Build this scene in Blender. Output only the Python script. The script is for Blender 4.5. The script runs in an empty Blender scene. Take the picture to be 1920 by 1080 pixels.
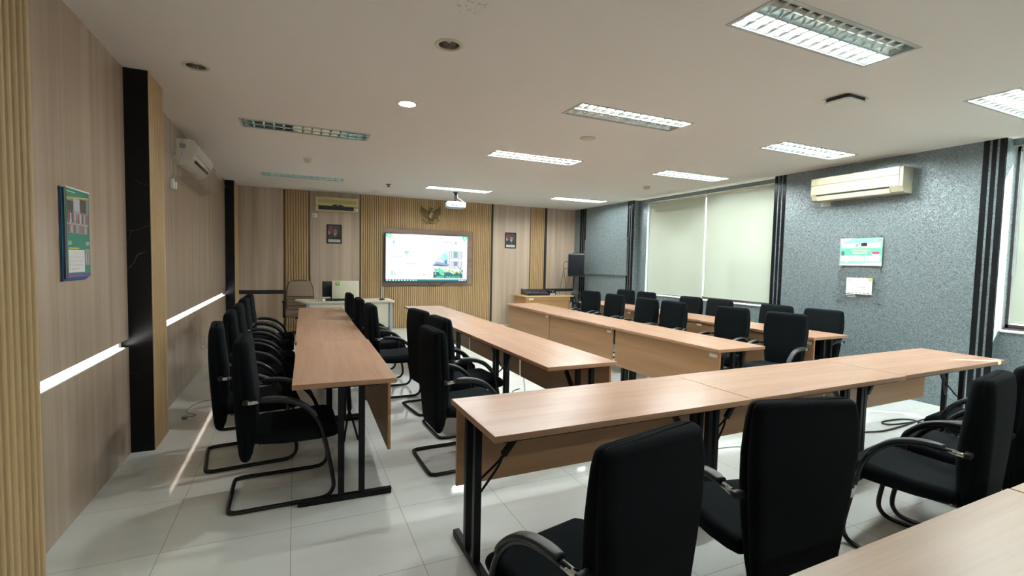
import bpy, bmesh, math, random
from mathutils import Vector, Matrix
random.seed(7)
PI = math.pi
S = bpy.context.scene
C = S.collection

# ------------------------------------------------------------------ camera
F_PX, YAW, PITCH, ROLL, EYE = 898.1, math.radians(24.4221), math.radians(3.0757), math.radians(1.1946), 1.4983
fw = Vector((math.sin(YAW)*math.cos(PITCH), math.cos(YAW)*math.cos(PITCH), -math.sin(PITCH)))
r0 = Vector((math.cos(YAW), -math.sin(YAW), 0)); u0 = r0.cross(fw)
rt = r0*math.cos(ROLL)+u0*math.sin(ROLL); up = u0*math.cos(ROLL)-r0*math.sin(ROLL)
cam_data = bpy.data.cameras.new('camera'); cam = bpy.data.objects.new('camera', cam_data); C.objects.link(cam)
cam_data.sensor_fit = 'HORIZONTAL'; cam_data.sensor_width = 36.0; cam_data.lens = 36.0*F_PX/1920.0
cam_data.clip_start = 0.05; cam_data.clip_end = 200
M = Matrix((rt, up, -fw)).transposed().to_4x4(); M.translation = Vector((0, 0, EYE))
cam.matrix_world = M
S.camera = cam

# ------------------------------------------------------------------ world, sun, exposure
W = bpy.data.worlds.new('world'); S.world = W; W.use_nodes = True
bg = W.node_tree.nodes['Background']; bg.inputs[0].default_value = (0.86, 0.95, 1.0, 1); bg.inputs[1].default_value = 3.2
sun_data = bpy.data.lights.new('sun', 'SUN'); sun_data.energy = 55.0; sun_data.angle = math.radians(0.53); sun_data.color = (1.0, 0.94, 0.86)
sun = bpy.data.objects.new('sun', sun_data); C.objects.link(sun)
el = math.radians(45.5)
sun.rotation_euler = Vector((-0.853*math.cos(el), 0.522*math.cos(el), -math.sin(el))).to_track_quat('-Z', 'Y').to_euler()
sun.location = (14, -3, 9)
vs = S.view_settings
S.display_settings.display_device = 'sRGB'
vs.view_transform = 'Standard'; vs.look = 'None'; vs.gamma = 1.0; vs.use_curve_mapping = False
vs.exposure = 0.0
S.cycles.max_bounces = 14; S.cycles.diffuse_bounces = 6; S.cycles.glossy_bounces = 10; S.cycles.transmission_bounces = 8; S.cycles.transparent_max_bounces = 16
TUBE_E = 268.0        # brightness of a lit fluorescent tube
SCREEN_E = 1.1      # brightness of the wall display
LED_E = 13.0          # brightness of the wall light strips

# ------------------------------------------------------------------ mesh helpers
class MB:
    def __init__(s): s.v = []; s.f = []; s.m = []; s.mats = []; s.sm = []
    def mi(s, mat):
        if mat is None: return 0
        if mat not in s.mats: s.mats.append(mat)
        return s.mats.index(mat)
    def add(s, vs_, fs_, mat=None, smooth=False, mx=None):
        b = len(s.v); k = s.mi(mat)
        for p in vs_:
            p = Vector(p)
            s.v.append(tuple(mx @ p if mx else p))
        for f in fs_:
            s.f.append([b+i for i in f]); s.m.append(k); s.sm.append(smooth)
        return s
    def box(s, a, b, mat=None, mx=None):
        x0, x1 = sorted((a[0], b[0])); y0, y1 = sorted((a[1], b[1])); z0, z1 = sorted((a[2], b[2]))
        v = [(x0,y0,z0),(x1,y0,z0),(x1,y1,z0),(x0,y1,z0),(x0,y0,z1),(x1,y0,z1),(x1,y1,z1),(x0,y1,z1)]
        return s.add(v, [(0,3,2,1),(4,5,6,7),(0,1,5,4),(1,2,6,5),(2,3,7,6),(3,0,4,7)], mat, False, mx)
    def cbox(s, c, d, mat=None, mx=None):
        return s.box([c[i]-d[i]/2 for i in range(3)], [c[i]+d[i]/2 for i in range(3)], mat, mx)
    def rbox(s, a, b, r, mat=None, mx=None, n=3):
        """box with its edges rounded"""
        bm = bmesh.new(); bmesh.ops.create_cube(bm, size=1)
        for v in bm.verts:
            v.co = Vector(((a[i]+b[i])/2 + v.co[i]*abs(b[i]-a[i]) for i in range(3)))
        bmesh.ops.bevel(bm, geom=bm.edges[:], offset=r, segments=n, profile=0.5, affect='EDGES')
        bm.verts.index_update()
        s.add([v.co[:] for v in bm.verts], [[v.index for v in f.verts] for f in bm.faces], mat, n > 1, mx); bm.free(); return s
    def tube(s, pts, r, n=10, mat=None, closed=False, cap=True, mx=None, smooth=True):
        pts = [Vector(p) for p in pts]; m = len(pts); vs_, fs_ = [], []
        rad = r if callable(r) else (lambda i: r)
        tang = []
        for i in range(m):
            a = pts[(i-1) % m] if (closed or i > 0) else pts[i]; b = pts[(i+1) % m] if (closed or i < m-1) else pts[i]
            t = (b-a); tang.append(t.normalized() if t.length > 1e-9 else Vector((0,0,1)))
        nrm = tang[0].orthogonal().normalized()
        for i in range(m):
            t = tang[i]; nrm = (nrm - t*nrm.dot(t))
            nrm = nrm.normalized() if nrm.length > 1e-6 else t.orthogonal().normalized()
            bn = t.cross(nrm)
            for k in range(n):
                a = 2*PI*k/n; vs_.append(pts[i] + (nrm*math.cos(a)+bn*math.sin(a))*rad(i))
        for i in range(m if closed else m-1):
            j = (i+1) % m
            for k in range(n): fs_.append((i*n+k, i*n+(k+1) % n, j*n+(k+1) % n, j*n+k))
        s.add(vs_, fs_, mat, smooth, mx)
        if cap and not closed:
            b = len(s.v)-m*n; k = s.mi(mat)
            s.f.append([b+q for q in reversed(range(n))]); s.m.append(k); s.sm.append(False)
            s.f.append([b+(m-1)*n+q for q in range(n)]); s.m.append(k); s.sm.append(False)
        return s
    def cyl(s, a, b, r, n=16, mat=None, r2=None, mx=None):
        rr = [r, r if r2 is None else r2]
        return s.tube([a, b], lambda i: rr[i], n, mat, mx=mx)
    def lathe(s, prof, n=28, mat=None, mx=None, smooth=True):
        """prof: (radius, z) pairs turned about z"""
        vs_, fs_ = [], []; m = len(prof)
        for (r, z) in prof:
            for k in range(n): a = 2*PI*k/n; vs_.append((r*math.cos(a), r*math.sin(a), z))
        for i in range(m-1):
            for k in range(n): fs_.append((i*n+k, i*n+(k+1) % n, (i+1)*n+(k+1) % n, (i+1)*n+k))
        return s.add(vs_, fs_, mat, smooth, mx)
    def prism(s, poly, d0, d1, axis='y', mat=None, mx=None, smooth=False):
        """poly of 2-D points swept along axis; (u,v) = the other two axes in xyz order"""
        def P(u, v, d): return {'x': (d, u, v), 'y': (u, d, v), 'z': (u, v, d)}[axis]
        n = len(poly); vs_ = [P(u, v, d0) for u, v in poly]+[P(u, v, d1) for u, v in poly]
        ar = sum(poly[i][0]*poly[(i+1) % n][1]-poly[(i+1) % n][0]*poly[i][1] for i in range(n))
        flip = (ar > 0) == (axis != 'y')
        if d1 < d0: flip = not flip
        lo = list(range(n)); hi = list(range(n, 2*n))
        s.add(vs_, [lo[::-1] if flip else lo, hi if flip else hi[::-1]], mat, False, mx)
        b = len(s.v)-2*n; k = s.mi(mat)
        for i in range(n):
            j = (i+1) % n; q = [b+i, b+j, b+n+j, b+n+i]
            s.f.append(q if flip else q[::-1]); s.m.append(k); s.sm.append(smooth)
        return s
    def loft(s, rings, mat=None, caps=True, mx=None, smooth=True):
        n = len(rings[0]); vs_ = [p for r in rings for p in r]; fs_ = []
        for i in range(len(rings)-1):
            for k in range(n): fs_.append((i*n+k, i*n+(k+1) % n, (i+1)*n+(k+1) % n, (i+1)*n+k))
        if caps: fs_ += [list(reversed(range(n))), [(len(rings)-1)*n+q for q in range(n)]]
        return s.add(vs_, fs_, mat, smooth, mx)
    def build(s, name, mat=None, parent=None, loc=None, rz=0, fix=False):
        me = bpy.data.meshes.new(name); me.from_pydata(s.v, [], s.f)
        mats = s.mats or [mat]
        for q in mats: me.materials.append(q)
        me.polygons.foreach_set('material_index', s.m); me.polygons.foreach_set('use_smooth', s.sm)
        me.update()
        if fix:
            bm = bmesh.new(); bm.from_mesh(me); bmesh.ops.recalc_face_normals(bm, faces=bm.faces[:]); bm.to_mesh(me); bm.free()
        o = bpy.data.objects.new(name, me); C.objects.link(o)
        if loc is not None: o.location = loc
        o.rotation_euler = (0, 0, rz)
        if parent is not None: o.parent = parent
        return o

def thing(name, label, cat, loc=(0,0,0), rz=0, group=None):
    o = bpy.data.objects.new(name, None); C.objects.link(o); o.location = loc; o.rotation_euler = (0,0,rz)
    o.empty_display_size = 0.1
    return tag(o, label, cat, group)
def tag(o, label, cat, group=None):
    o['label'] = label; o['category'] = cat
    if group: o['group'] = group
    return o
def struct(o, label=None):
    o['kind'] = 'structure'
    if label: o['label'] = label
    return o
def dup(root, loc, rz, label, group=None):
    r = root.copy(); C.objects.link(r); r.location = loc; r.rotation_euler = (0, 0, rz); r['label'] = label
    if group: r['group'] = group
    for ch in list(root.children):
        c = ch.copy(); C.objects.link(c); c.parent = r
        for g in list(ch.children):
            d = g.copy(); C.objects.link(d); d.parent = c
    return r
def smooth_path(pts, k=6):
    """Catmull-Rom through pts"""
    pts = [Vector(p) for p in pts]; out = []
    for i in range(len(pts)-1):
        p0 = pts[max(i-1, 0)]; p1 = pts[i]; p2 = pts[i+1]; p3 = pts[min(i+2, len(pts)-1)]
        for j in range(k):
            t = j/k
            out.append(0.5*((2*p1)+(p2-p0)*t+(2*p0-5*p1+4*p2-p3)*t*t+(3*p1-p0-3*p2+p3)*t**3))
    out.append(pts[-1]); return out
def rrect(cx, cy, w, h, r, n=5):
    """rounded rectangle outline, counter-clockwise"""
    out = []
    for (sx, sy, a0) in ((1,1,0),(-1,1,90),(-1,-1,180),(1,-1,270)):
        for i in range(n):
            a = math.radians(a0+90*i/(n-1)); out.append((cx+sx*(w/2-r)+r*math.cos(a), cy+sy*(h/2-r)+r*math.sin(a)))
    return out

# ------------------------------------------------------------------ materials
MATS = {}
def mat(name, col=(0.8,0.8,0.8), rough=0.5, metal=0.0, spec=0.5, emit=None, es=0.0, alpha=None, coat=0.0):
    if name in MATS: return MATS[name]
    m = bpy.data.materials.new(name); m.use_nodes = True; b = m.node_tree.nodes['Principled BSDF']
    b.inputs['Base Color'].default_value = (*col, 1); b.inputs['Roughness'].default_value = rough
    b.inputs['Metallic'].default_value = metal; b.inputs['Specular IOR Level'].default_value = spec
    b.inputs['Coat Weight'].default_value = coat
    if emit: b.inputs['Emission Color'].default_value = (*emit, 1); b.inputs['Emission Strength'].default_value = es
    MATS[name] = m; return m
def nodes(m): return m.node_tree.nodes, m.node_tree.links, m.node_tree.nodes['Principled BSDF']
def coords(m, scale=(1,1,1)):
    n, l, b = nodes(m); tc = n.new('ShaderNodeTexCoord'); mp = n.new('ShaderNodeMapping'); mp.inputs['Scale'].default_value = scale
    l.new(tc.outputs['Object'], mp.inputs['Vector']); return mp.outputs['Vector']
def ramp(m, src, stops):
    n, l, b = nodes(m); r = n.new('ShaderNodeValToRGB'); e = r.color_ramp.elements
    while len(e) < len(stops): e.new(0.5)
    for i, (p, c) in enumerate(stops): e[i].position = p; e[i].color = (*c, 1)
    l.new(src, r.inputs['Fac']); return r.outputs['Color']
def noise(m, vec, scale, detail=3, rough=0.5):
    n, l, b = nodes(m); t = n.new('ShaderNodeTexNoise'); t.inputs['Scale'].default_value = scale
    t.inputs['Detail'].default_value = detail; t.inputs['Roughness'].default_value = rough
    l.new(vec, t.inputs['Vector']); return t.outputs['Fac']
def mixc(m, fac, a, b_, mode='MIX'):
    n, l, b = nodes(m); x = n.new('ShaderNodeMix'); x.data_type = 'RGBA'; x.blend_type = mode
    for sock, v in ((x.inputs[0], fac), (x.inputs[6], a), (x.inputs[7], b_)):
        if hasattr(v, 'is_linked'): l.new(v, sock)
        elif isinstance(v, tuple): sock.default_value = (*v, 1)
        else: sock.default_value = v
    return x.outputs[2]
def math_node(m, op, a, b_=None):
    n, l, b = nodes(m); x = n.new('ShaderNodeMath'); x.operation = op
    for i, v in enumerate((a, b_)):
        if v is None: continue
        if hasattr(v, 'is_linked'): l.new(v, x.inputs[i])
        else: x.inputs[i].default_value = v
    return x.outputs[0]

def laminate(name, cols, rough=0.38, sx=1.0, grain_axis='z', spec=0.5):
    """printed wood: broad streaks and fine grain running along one axis"""
    m = mat(name, cols[1], rough, spec=spec); n, l, b = nodes(m)
    sc = {'z': (9, 9, 0.22), 'y': (9, 0.5, 9), 'x': (0.5, 9, 9)}[grain_axis]
    v = coords(m, tuple(q*sx for q in sc))
    f1 = noise(m, v, 1.3, 3, 0.55)
    c = ramp(m, f1, [(0.3, cols[0]), (0.5, cols[1]), (0.72, cols[2])])
    v2 = coords(m, tuple(q*sx*(7 if q > 1 else 2) for q in sc)); f2 = noise(m, v2, 1.4, 2)
    g = ramp(m, f2, [(0.3, (0.92, 0.915, 0.91)), (0.7, (1, 1, 1))])
    l.new(mixc(m, 1.0, c, g, 'MULTIPLY'), b.inputs['Base Color'])
    return m
WOODWALL = laminate('wood_laminate', [(0.405, 0.312, 0.238), (0.465, 0.367, 0.285), (0.525, 0.422, 0.335)], 0.26)
SLAT = laminate('slat_oak', [(0.40, 0.275, 0.135), (0.46, 0.325, 0.165), (0.52, 0.375, 0.20)], 0.42, 0.8)
SLATBACK = mat('slat_groove', (0.21, 0.13, 0.06), 0.6)
BEECH = laminate('beech_top', [(0.46, 0.275, 0.188), (0.505, 0.312, 0.217), (0.54, 0.34, 0.24)], 0.27, 1.3, 'y', 0.32)
GREYBEECH = laminate('grey_beech_top', [(0.385, 0.27, 0.185), (0.415, 0.295, 0.205), (0.445, 0.32, 0.23)], 0.34, 1.0, 'y', 0.4)  # greyer, less orange beech for the two tables by the camera
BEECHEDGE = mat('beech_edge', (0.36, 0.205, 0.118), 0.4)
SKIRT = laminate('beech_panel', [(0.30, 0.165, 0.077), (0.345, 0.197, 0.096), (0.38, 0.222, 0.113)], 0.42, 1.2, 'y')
DESKCREAM = mat('cream_laminate', (0.66, 0.64, 0.52), 0.4)
OAK = laminate('orange_oak', [(0.36, 0.19, 0.075), (0.43, 0.235, 0.10), (0.48, 0.27, 0.12)], 0.45, 1.0, 'x')
OAKTOP = mat('pale_oak_edge', (0.60, 0.43, 0.22), 0.4)
CEIL = mat('ceiling_paint', (0.835, 0.815, 0.79), 0.75, spec=0.25)
WHITE = mat('white_plastic', (0.78, 0.78, 0.75), 0.4)
WHITEPAINT = mat('white_paint', (0.82, 0.82, 0.80), 0.5)
BLACKMETAL = mat('black_metal', (0.006, 0.007, 0.008), 0.38, spec=0.15)
BLACKTUBE = mat('black_tube', (0.006, 0.007, 0.008), 0.26, spec=0.35)
BLACKPLASTIC = mat('black_plastic', (0.009, 0.011, 0.012), 0.45, spec=0.25)
PAD = mat('arm_pad', (0.015, 0.020, 0.023), 0.42, spec=0.35)
CHROME = mat('chrome', (0.62, 0.62, 0.63), 0.16, 1.0)
BRUSHED = mat('brushed_aluminium', (0.62, 0.66, 0.66), 0.28, 1.0)
FABRIC = mat('black_fabric', (0.0042, 0.0056, 0.0068), 0.9, spec=0.06)
n_, l_, b_ = nodes(FABRIC); b_.inputs['Sheen Weight'].default_value = 0.015; b_.inputs['Sheen Roughness'].default_value = 0.5
b_.inputs['Sheen Tint'].default_value = (0.55, 0.65, 0.72, 1)
CREAMPLASTIC = mat('cream_plastic', (0.48, 0.465, 0.335), 0.35)
YELLOWPLASTIC = mat('yellowed_plastic', (0.58, 0.53, 0.27), 0.4)
ACWHITE = mat('ac_white', (0.74, 0.74, 0.69), 0.3)
DARK = mat('dark_slot', (0.012, 0.012, 0.012), 0.6)
GREY = mat('grey_metal', (0.33, 0.39, 0.44), 0.4)
BEIGE = mat('beige_plastic', (0.62, 0.57, 0.45), 0.5)
DARKBEIGE = mat('dark_beige', (0.16, 0.13, 0.10), 0.5)
BROWNCHAIR = mat('brown_upholstery', (0.235, 0.175, 0.125), 0.8, spec=0.3)
SEAM = mat('dark_seam', (0.05, 0.035, 0.025), 0.7)
BRONZE = mat('dark_bronze', (0.135, 0.085, 0.025), 0.42, 0.45)
PAPER = mat('white_paper', (0.80, 0.81, 0.79), 0.55)
CABLEWHITE = mat('white_cable', (0.55, 0.55, 0.53), 0.5)
CABLEBLACK = mat('black_cable', (0.015, 0.016, 0.018), 0.5)
FRAMEBLACK = mat('window_frame_black', (0.02, 0.018, 0.02), 0.35)

def marble():
    m = mat('black_marble', (0.008, 0.009, 0.010), 0.2, spec=0.15); n, l, b = nodes(m)
    v = coords(m, (1, 1, 1))
    w = n.new('ShaderNodeTexNoise'); w.inputs['Scale'].default_value = 2.6; w.inputs['Detail'].default_value = 5; l.new(v, w.inputs['Vector'])
    mx = n.new('ShaderNodeMix'); mx.data_type = 'RGBA'; mx.inputs[0].default_value = 0.13; l.new(v, mx.inputs[6]); l.new(w.outputs['Color'], mx.inputs[7])
    vo = n.new('ShaderNodeTexVoronoi'); vo.feature = 'DISTANCE_TO_EDGE'; vo.inputs['Scale'].default_value = 3.1; l.new(mx.outputs[2], vo.inputs['Vector'])
    vein = ramp(m, vo.outputs['Distance'], [(0.0, (1, 1, 1)), (0.0035, (0, 0, 0))])
    gate = ramp(m, noise(m, v, 3.2, 2), [(0.56, (0, 0, 0)), (0.70, (1, 1, 1))])
    f = mixc(m, 1.0, vein, gate, 'MULTIPLY')
    l.new(mixc(m, f, (0.008, 0.009, 0.010), (0.15, 0.15, 0.15)), b.inputs['Base Color'])
    return m
MARBLE = marble()

def wallpaper():
    m = mat('silver_flake_wallpaper', (0.25, 0.29, 0.31), 0.36, 0.25); n, l, b = nodes(m)
    v = coords(m, (1, 1, 1))
    vo = n.new('ShaderNodeTexVoronoi'); vo.inputs['Scale'].default_value = 105; l.new(v, vo.inputs['Vector'])
    sx = n.new('ShaderNodeSeparateColor'); l.new(vo.outputs['Color'], sx.inputs[0])
    c = ramp(m, sx.outputs[0], [(0.0, (0.125, 0.162, 0.178)), (0.55, (0.175, 0.218, 0.237)), (1.0, (0.255, 0.302, 0.322))])
    l.new(c, b.inputs['Base Color'])
    l.new(math_node(m, 'MULTIPLY_ADD', sx.outputs[1], 0.3), b.inputs['Roughness'])
    b.inputs['Roughness'].links[0].from_node.inputs[2].default_value = 0.25
    # every flake lies at its own small tilt
    ge = n.new('ShaderNodeNewGeometry'); va = n.new('ShaderNodeVectorMath'); va.operation = 'SUBTRACT'; va.inputs[1].default_value = (0.5, 0.5, 0.5)
    l.new(vo.outputs['Color'], va.inputs[0]); vm = n.new('ShaderNodeVectorMath'); vm.operation = 'SCALE'; vm.inputs['Scale'].default_value = 0.24
    l.new(va.outputs[0], vm.inputs[0]); vd = n.new('ShaderNodeVectorMath'); vd.operation = 'ADD'; l.new(vm.outputs[0], vd.inputs[0]); l.new(ge.outputs['Normal'], vd.inputs[1])
    vn = n.new('ShaderNodeVectorMath'); vn.operation = 'NORMALIZE'; l.new(vd.outputs[0], vn.inputs[0]); l.new(vn.outputs[0], b.inputs['Normal'])
    return m
WALLPAPER = wallpaper()

def tiles():
    m = mat('polished_floor_tile', (0.7, 0.72, 0.69), 0.07, spec=0.5); n, l, b = nodes(m)
    tc = n.new('ShaderNodeTexCoord'); sp = n.new('ShaderNodeSeparateXYZ'); l.new(tc.outputs['Object'], sp.inputs[0])
    def line(out, off):
        a = math_node(m, 'ADD', out, off); a = math_node(m, 'DIVIDE', a, 0.6); a = math_node(m, 'FRACT', a)
        a = math_node(m, 'SUBTRACT', a, 0.5); a = math_node(m, 'ABSOLUTE', a); return math_node(m, 'GREATER_THAN', a, 0.5-0.0028)
    g = math_node(m, 'MAXIMUM', line(sp.outputs[0], 6+0.024), line(sp.outputs[1], 6-2.847))
    v = coords(m, (0.7, 3.2, 1)); f = noise(m, v, 1.1, 4, 0.6)
    c = ramp(m, f, [(0.3, (0.70, 0.755, 0.74)), (0.55, (0.76, 0.81, 0.795)), (0.8, (0.79, 0.83, 0.815))])
    l.new(mixc(m, g, c, (0.30, 0.30, 0.28)), b.inputs['Base Color'])
    l.new(math_node(m, 'MULTIPLY_ADD', g, 0.5), b.inputs['Roughness']); b.inputs['Roughness'].links[0].from_node.inputs[2].default_value = 0.07
    return m
TILE = tiles()

def clear(name, tint=(1, 1, 1), refl=1.0):
    """thin clear sheet: looks straight through, mirrors a little"""
    if name in MATS: return MATS[name]
    m = bpy.data.materials.new(name); m.use_nodes = True; n = m.node_tree.nodes; l = m.node_tree.links
    n.remove(n['Principled BSDF']); out = n['Material Output']
    t = n.new('ShaderNodeBsdfTransparent'); t.inputs[0].default_value = (*tint, 1); g = n.new('ShaderNodeBsdfGlossy'); g.inputs['Roughness'].default_value = 0.03
    fr = n.new('ShaderNodeLayerWeight'); pw = n.new('ShaderNodeMath'); pw.operation = 'POWER'; pw.inputs[1].default_value = 5.0; l.new(fr.outputs['Facing'], pw.inputs[0])
    mm = n.new('ShaderNodeMath'); mm.operation = 'MULTIPLY_ADD'; mm.inputs[1].default_value = 0.28*refl; mm.inputs[2].default_value = 0.025*refl
    l.new(pw.outputs[0], mm.inputs[0]); mx = n.new('ShaderNodeMixShader'); l.new(mm.outputs[0], mx.inputs[0]); l.new(t.outputs[0], mx.inputs[1]); l.new(g.outputs[0], mx.inputs[2])
    l.new(mx.outputs[0], out.inputs['Surface']); MATS[name] = m; return m
GLASS = clear('window_glass', (0.93, 0.96, 0.95))
ACRYLIC = clear('clear_acrylic', (0.985, 0.988, 0.986), 1.0)

def blindcloth():
    m = bpy.data.materials.new('blind_cloth'); m.use_nodes = True; n = m.node_tree.nodes; l = m.node_tree.links
    n.remove(n['Principled BSDF']); out = n['Material Output']
    d = n.new('ShaderNodeBsdfDiffuse'); d.inputs[0].default_value = (0.45, 0.505, 0.435, 1); t = n.new('ShaderNodeBsdfTranslucent'); t.inputs[0].default_value = (0.62, 0.70, 0.58, 1)
    mx = n.new('ShaderNodeMixShader'); mx.inputs[0].default_value = 0.0135
    l.new(d.outputs[0], mx.inputs[1]); l.new(t.outputs[0], mx.inputs[2]); l.new(mx.outputs[0], out.inputs['Surface']); return m
BLIND = blindcloth()

def paint(c, rough=0.5): return mat('ink_%03d_%03d_%03d' % tuple(int(255*q) for q in c), c, rough)
def glow(c, k=1.0):
    """a screen pixel colour"""
    nm = 'screen_%03d_%03d_%03d' % tuple(int(255*q) for q in c)
    if nm in MATS: return MATS[nm]
    return mat(nm, (0.01, 0.01, 0.01), 0.25, emit=c, es=SCREEN_E*k)
def emitter(name, c, e): return mat(name, (0.8, 0.8, 0.8), 0.4, emit=c, es=e)

# ------------------------------------------------------------------ flat artwork (posters, screens) in the local XZ plane, facing -Y
FONT_CACHE = {}
def text_mesh(s):
    if s in FONT_CACHE: return FONT_CACHE[s]
    c = bpy.data.curves.new('lettering', 'FONT'); c.body = s; c.size = 1.0; c.resolution_u = 3; c.offset = 0.012
    o = bpy.data.objects.new('lettering', c); C.objects.link(o)
    dg = bpy.context.evaluated_depsgraph_get(); me = bpy.data.meshes.new_from_object(o.evaluated_get(dg))
    vs_ = [v.co.copy() for v in me.vertices]; fs_ = [list(p.vertices) for p in me.polygons]
    bpy.data.objects.remove(o); bpy.data.curves.remove(c); bpy.data.meshes.remove(me)
    FONT_CACHE[s] = (vs_, fs_); return FONT_CACHE[s]
class Art:
    def __init__(s, ink=paint, step=0.0004): s.mb = MB(); s.ink = ink; s.d = 0.0; s.step = step
    def layer(s): s.d -= s.step; return s
    def poly(s, pts, c):
        a = sum(pts[i][0]*pts[(i+1) % len(pts)][1]-pts[(i+1) % len(pts)][0]*pts[i][1] for i in range(len(pts)))
        if a < 0: pts = pts[::-1]
        s.mb.add([(x, s.d, z) for x, z in pts], [list(range(len(pts)))], s.ink(c)); return s
    def rect(s, x, z, w, h, c): return s.poly([(x, z), (x+w, z), (x+w, z+h), (x, z+h)], c)
    def rrect(s, x, z, w, h, r, c): return s.poly(rrect(x+w/2, z+h/2, w, h, r, 4), c)
    def disc(s, x, z, rx, c, rz=None, n=20, a0=0, a1=360):
        rz = rz or rx; pts = [(x+rx*math.cos(math.radians(a0+(a1-a0)*i/n)), z+rz*math.sin(math.radians(a0+(a1-a0)*i/n))) for i in range(n+(a1-a0 < 360))]
        return s.poly(pts, c)
    def arc(s, x, z, r, w, a0, a1, c, n=14):
        p = [(x+(r+w/2)*math.cos(math.radians(a0+(a1-a0)*i/n)), z+(r+w/2)*math.sin(math.radians(a0+(a1-a0)*i/n))) for i in range(n+1)]
        q = [(x+(r-w/2)*math.cos(math.radians(a0+(a1-a0)*i/n)), z+(r-w/2)*math.sin(math.radians(a0+(a1-a0)*i/n))) for i in range(n+1)]
        for i in range(n): s.poly([q[i], p[i], p[i+1], q[i+1]], c)
        return s
    def text(s, t, x, z, h, c, w=None, align='l'):
        vs_, fs_ = text_mesh(t); xs = [v.x for v in vs_] or [0]; ww = max(xs)-min(xs) or 1
        k = h/0.72; kx = k if w is None else w/ww
        off = {'l': 0, 'c': -ww*kx/2, 'r': -ww*kx}[align]
        s.mb.add([(x+off+(v.x-min(xs))*kx, s.d, z+v.y*k) for v in vs_], fs_, s.ink(c)); return s
    def wifi(s, x, z, r, c):
        s.disc(x, z, r*0.13, c)
        for q in (0.42, 0.72, 1.0): s.arc(x, z, r*q, r*0.13, 45, 135, c)
        return s

# ================================================================== THE ROOM
H, XL, XR, YB, YR = 2.852, -1.1315, 6.517, 10.552, -3.0      # ceiling, wood wall, silver wall, screen wall, rear wall
BAY = 6.66
# --- floor
struct(MB().box((-1.4, YR-0.2, -0.08), (6.80, YB+0.2, 0.0), TILE).build('floor'), 'polished pale tile floor')
# --- ceiling, with openings where the lights are let in
TROFFERS = [  # x, y, lit tubes (near, far)
    (2.835, 1.865, 0, 1), (2.83, 3.675, 1, 0), (0.13, 5.615, 0, 0), (0.135, 8.83, 0, 0), (2.85, 5.615, 1, 1),
    (2.84, 8.75, 1, 1), (5.51, 8.78, 1, 1), (5.42, 3.705, 1, 1), (5.46, 5.56, 1, 1), (5.47, 1.90, 1, 1)]
ADDED_LIGHTS = [(2.83, -1.77, 1, 0), (5.47, -1.77, 1, 0)]  # unseen lights added behind the camera to brighten the near end
TW, TD = 1.235, 0.315
DOWN = [(0.886, 2.985), (-0.641, 4.14), (0.893, 4.24)]
holes = [(x-TW/2, y-TD/2, x+TW/2, y+TD/2) for x, y, a, b in TROFFERS+ADDED_LIGHTS]+[(x-0.062, y-0.062, x+0.062, y+0.062) for x, y in DOWN]
xs = sorted({-1.4, 6.80} | {h[0] for h in holes} | {h[2] for h in holes}); ys = sorted({YR-0.2, YB+0.2} | {h[1] for h in holes} | {h[3] for h in holes})
cm = MB()
for j in range(len(ys)-1):
    run = None
    for i in range(len(xs)-1):
        cx, cy = (xs[i]+xs[i+1])/2, (ys[j]+ys[j+1])/2
        inside = any(h[0] < cx < h[2] and h[1] < cy < h[3] for h in holes)
        if not inside and run is None: run = xs[i]
        if run is not None and (inside or i == len(xs)-2):
            e = xs[i] if inside else xs[i+1]
            cm.add([(run, ys[j], H), (run, ys[j+1], H), (e, ys[j+1], H), (e, ys[j], H)], [(0, 1, 2, 3)])
            run = None
n, l, b = nodes(CEIL)
v = coords(CEIL, (1, 1, 1)); vsub = n.new('ShaderNodeVectorMath'); vsub.operation = 'DISTANCE'; vsub.inputs[1].default_value = (0.86, 2.49, H); l.new(v, vsub.inputs[0])
st = math_node(CEIL, 'SUBTRACT', 1.0, math_node(CEIL, 'DIVIDE', vsub.outputs['Value'], 0.11)); st = math_node(CEIL, 'MAXIMUM', st, 0.0)
spk = ramp(CEIL, noise(CEIL, v, 46, 2), [(0.56, (0, 0, 0)), (0.70, (1, 1, 1))])
stain = math_node(CEIL, 'MULTIPLY', st, 1.0); smx = mixc(CEIL, stain, (0, 0, 0), spk)
l.new(mixc(CEIL, smx, (0.835, 0.815, 0.79), (0.17, 0.15, 0.13)), b.inputs['Base Color'])
struct(cm.build('ceiling', CEIL), 'white painted ceiling with a sooty stain')
struct(MB().box((-1.4, YR-0.2, H+0.22), (6.80, YB+0.2, H+0.3), WHITEPAINT).build('ceiling', None), 'slab above the ceiling')
# --- wood wall (left): two panelled bays, each with a light slot between upper and lower board
def wood_bay(y0, y1, slot=True):
    m = MB()
    m.box((XL-0.2, y0, 0), (XL, y1, 0.806), WOODWALL); m.box((XL-0.2, y0, 0.868), (XL, y1, H), WOODWALL)
    m.box((XL-0.2, y0, 0.806), (XL-0.045, y1, 0.868), WHITEPAINT)
    struct(m.build('wall_left'), 'wood laminate wall panel with a horizontal light slot')
    t = thing('strip_light', '', 'light', (XL-0.022, (y0+y1)/2, 0.806))
    MB().box((-0.022, -(y1-y0)/2+0.02, 0), (0.020, (y1-y0)/2-0.07, 0.006), ACWHITE).build('channel', None, t)
    MB().box((-0.020, -(y1-y0)/2+0.03, 0.006), (0.017, (y1-y0)/2-0.085, 0.010), emitter('led_strip', (1, 0.97, 0.94), LED_E)).build('diffuser', None, t)
    return t
SLOT = [((2.652, 4.407), 'glowing light strip in the wood wall slot under the hanging calendar'),
        ((4.850, 9.930), 'long glowing light strip in the wood wall slot below the air conditioner')]
for (ya, yb), lab in SLOT:
    t = wood_bay(ya, yb); t['label'] = lab; t['group'] = 'light strips in the wood wall'
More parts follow.
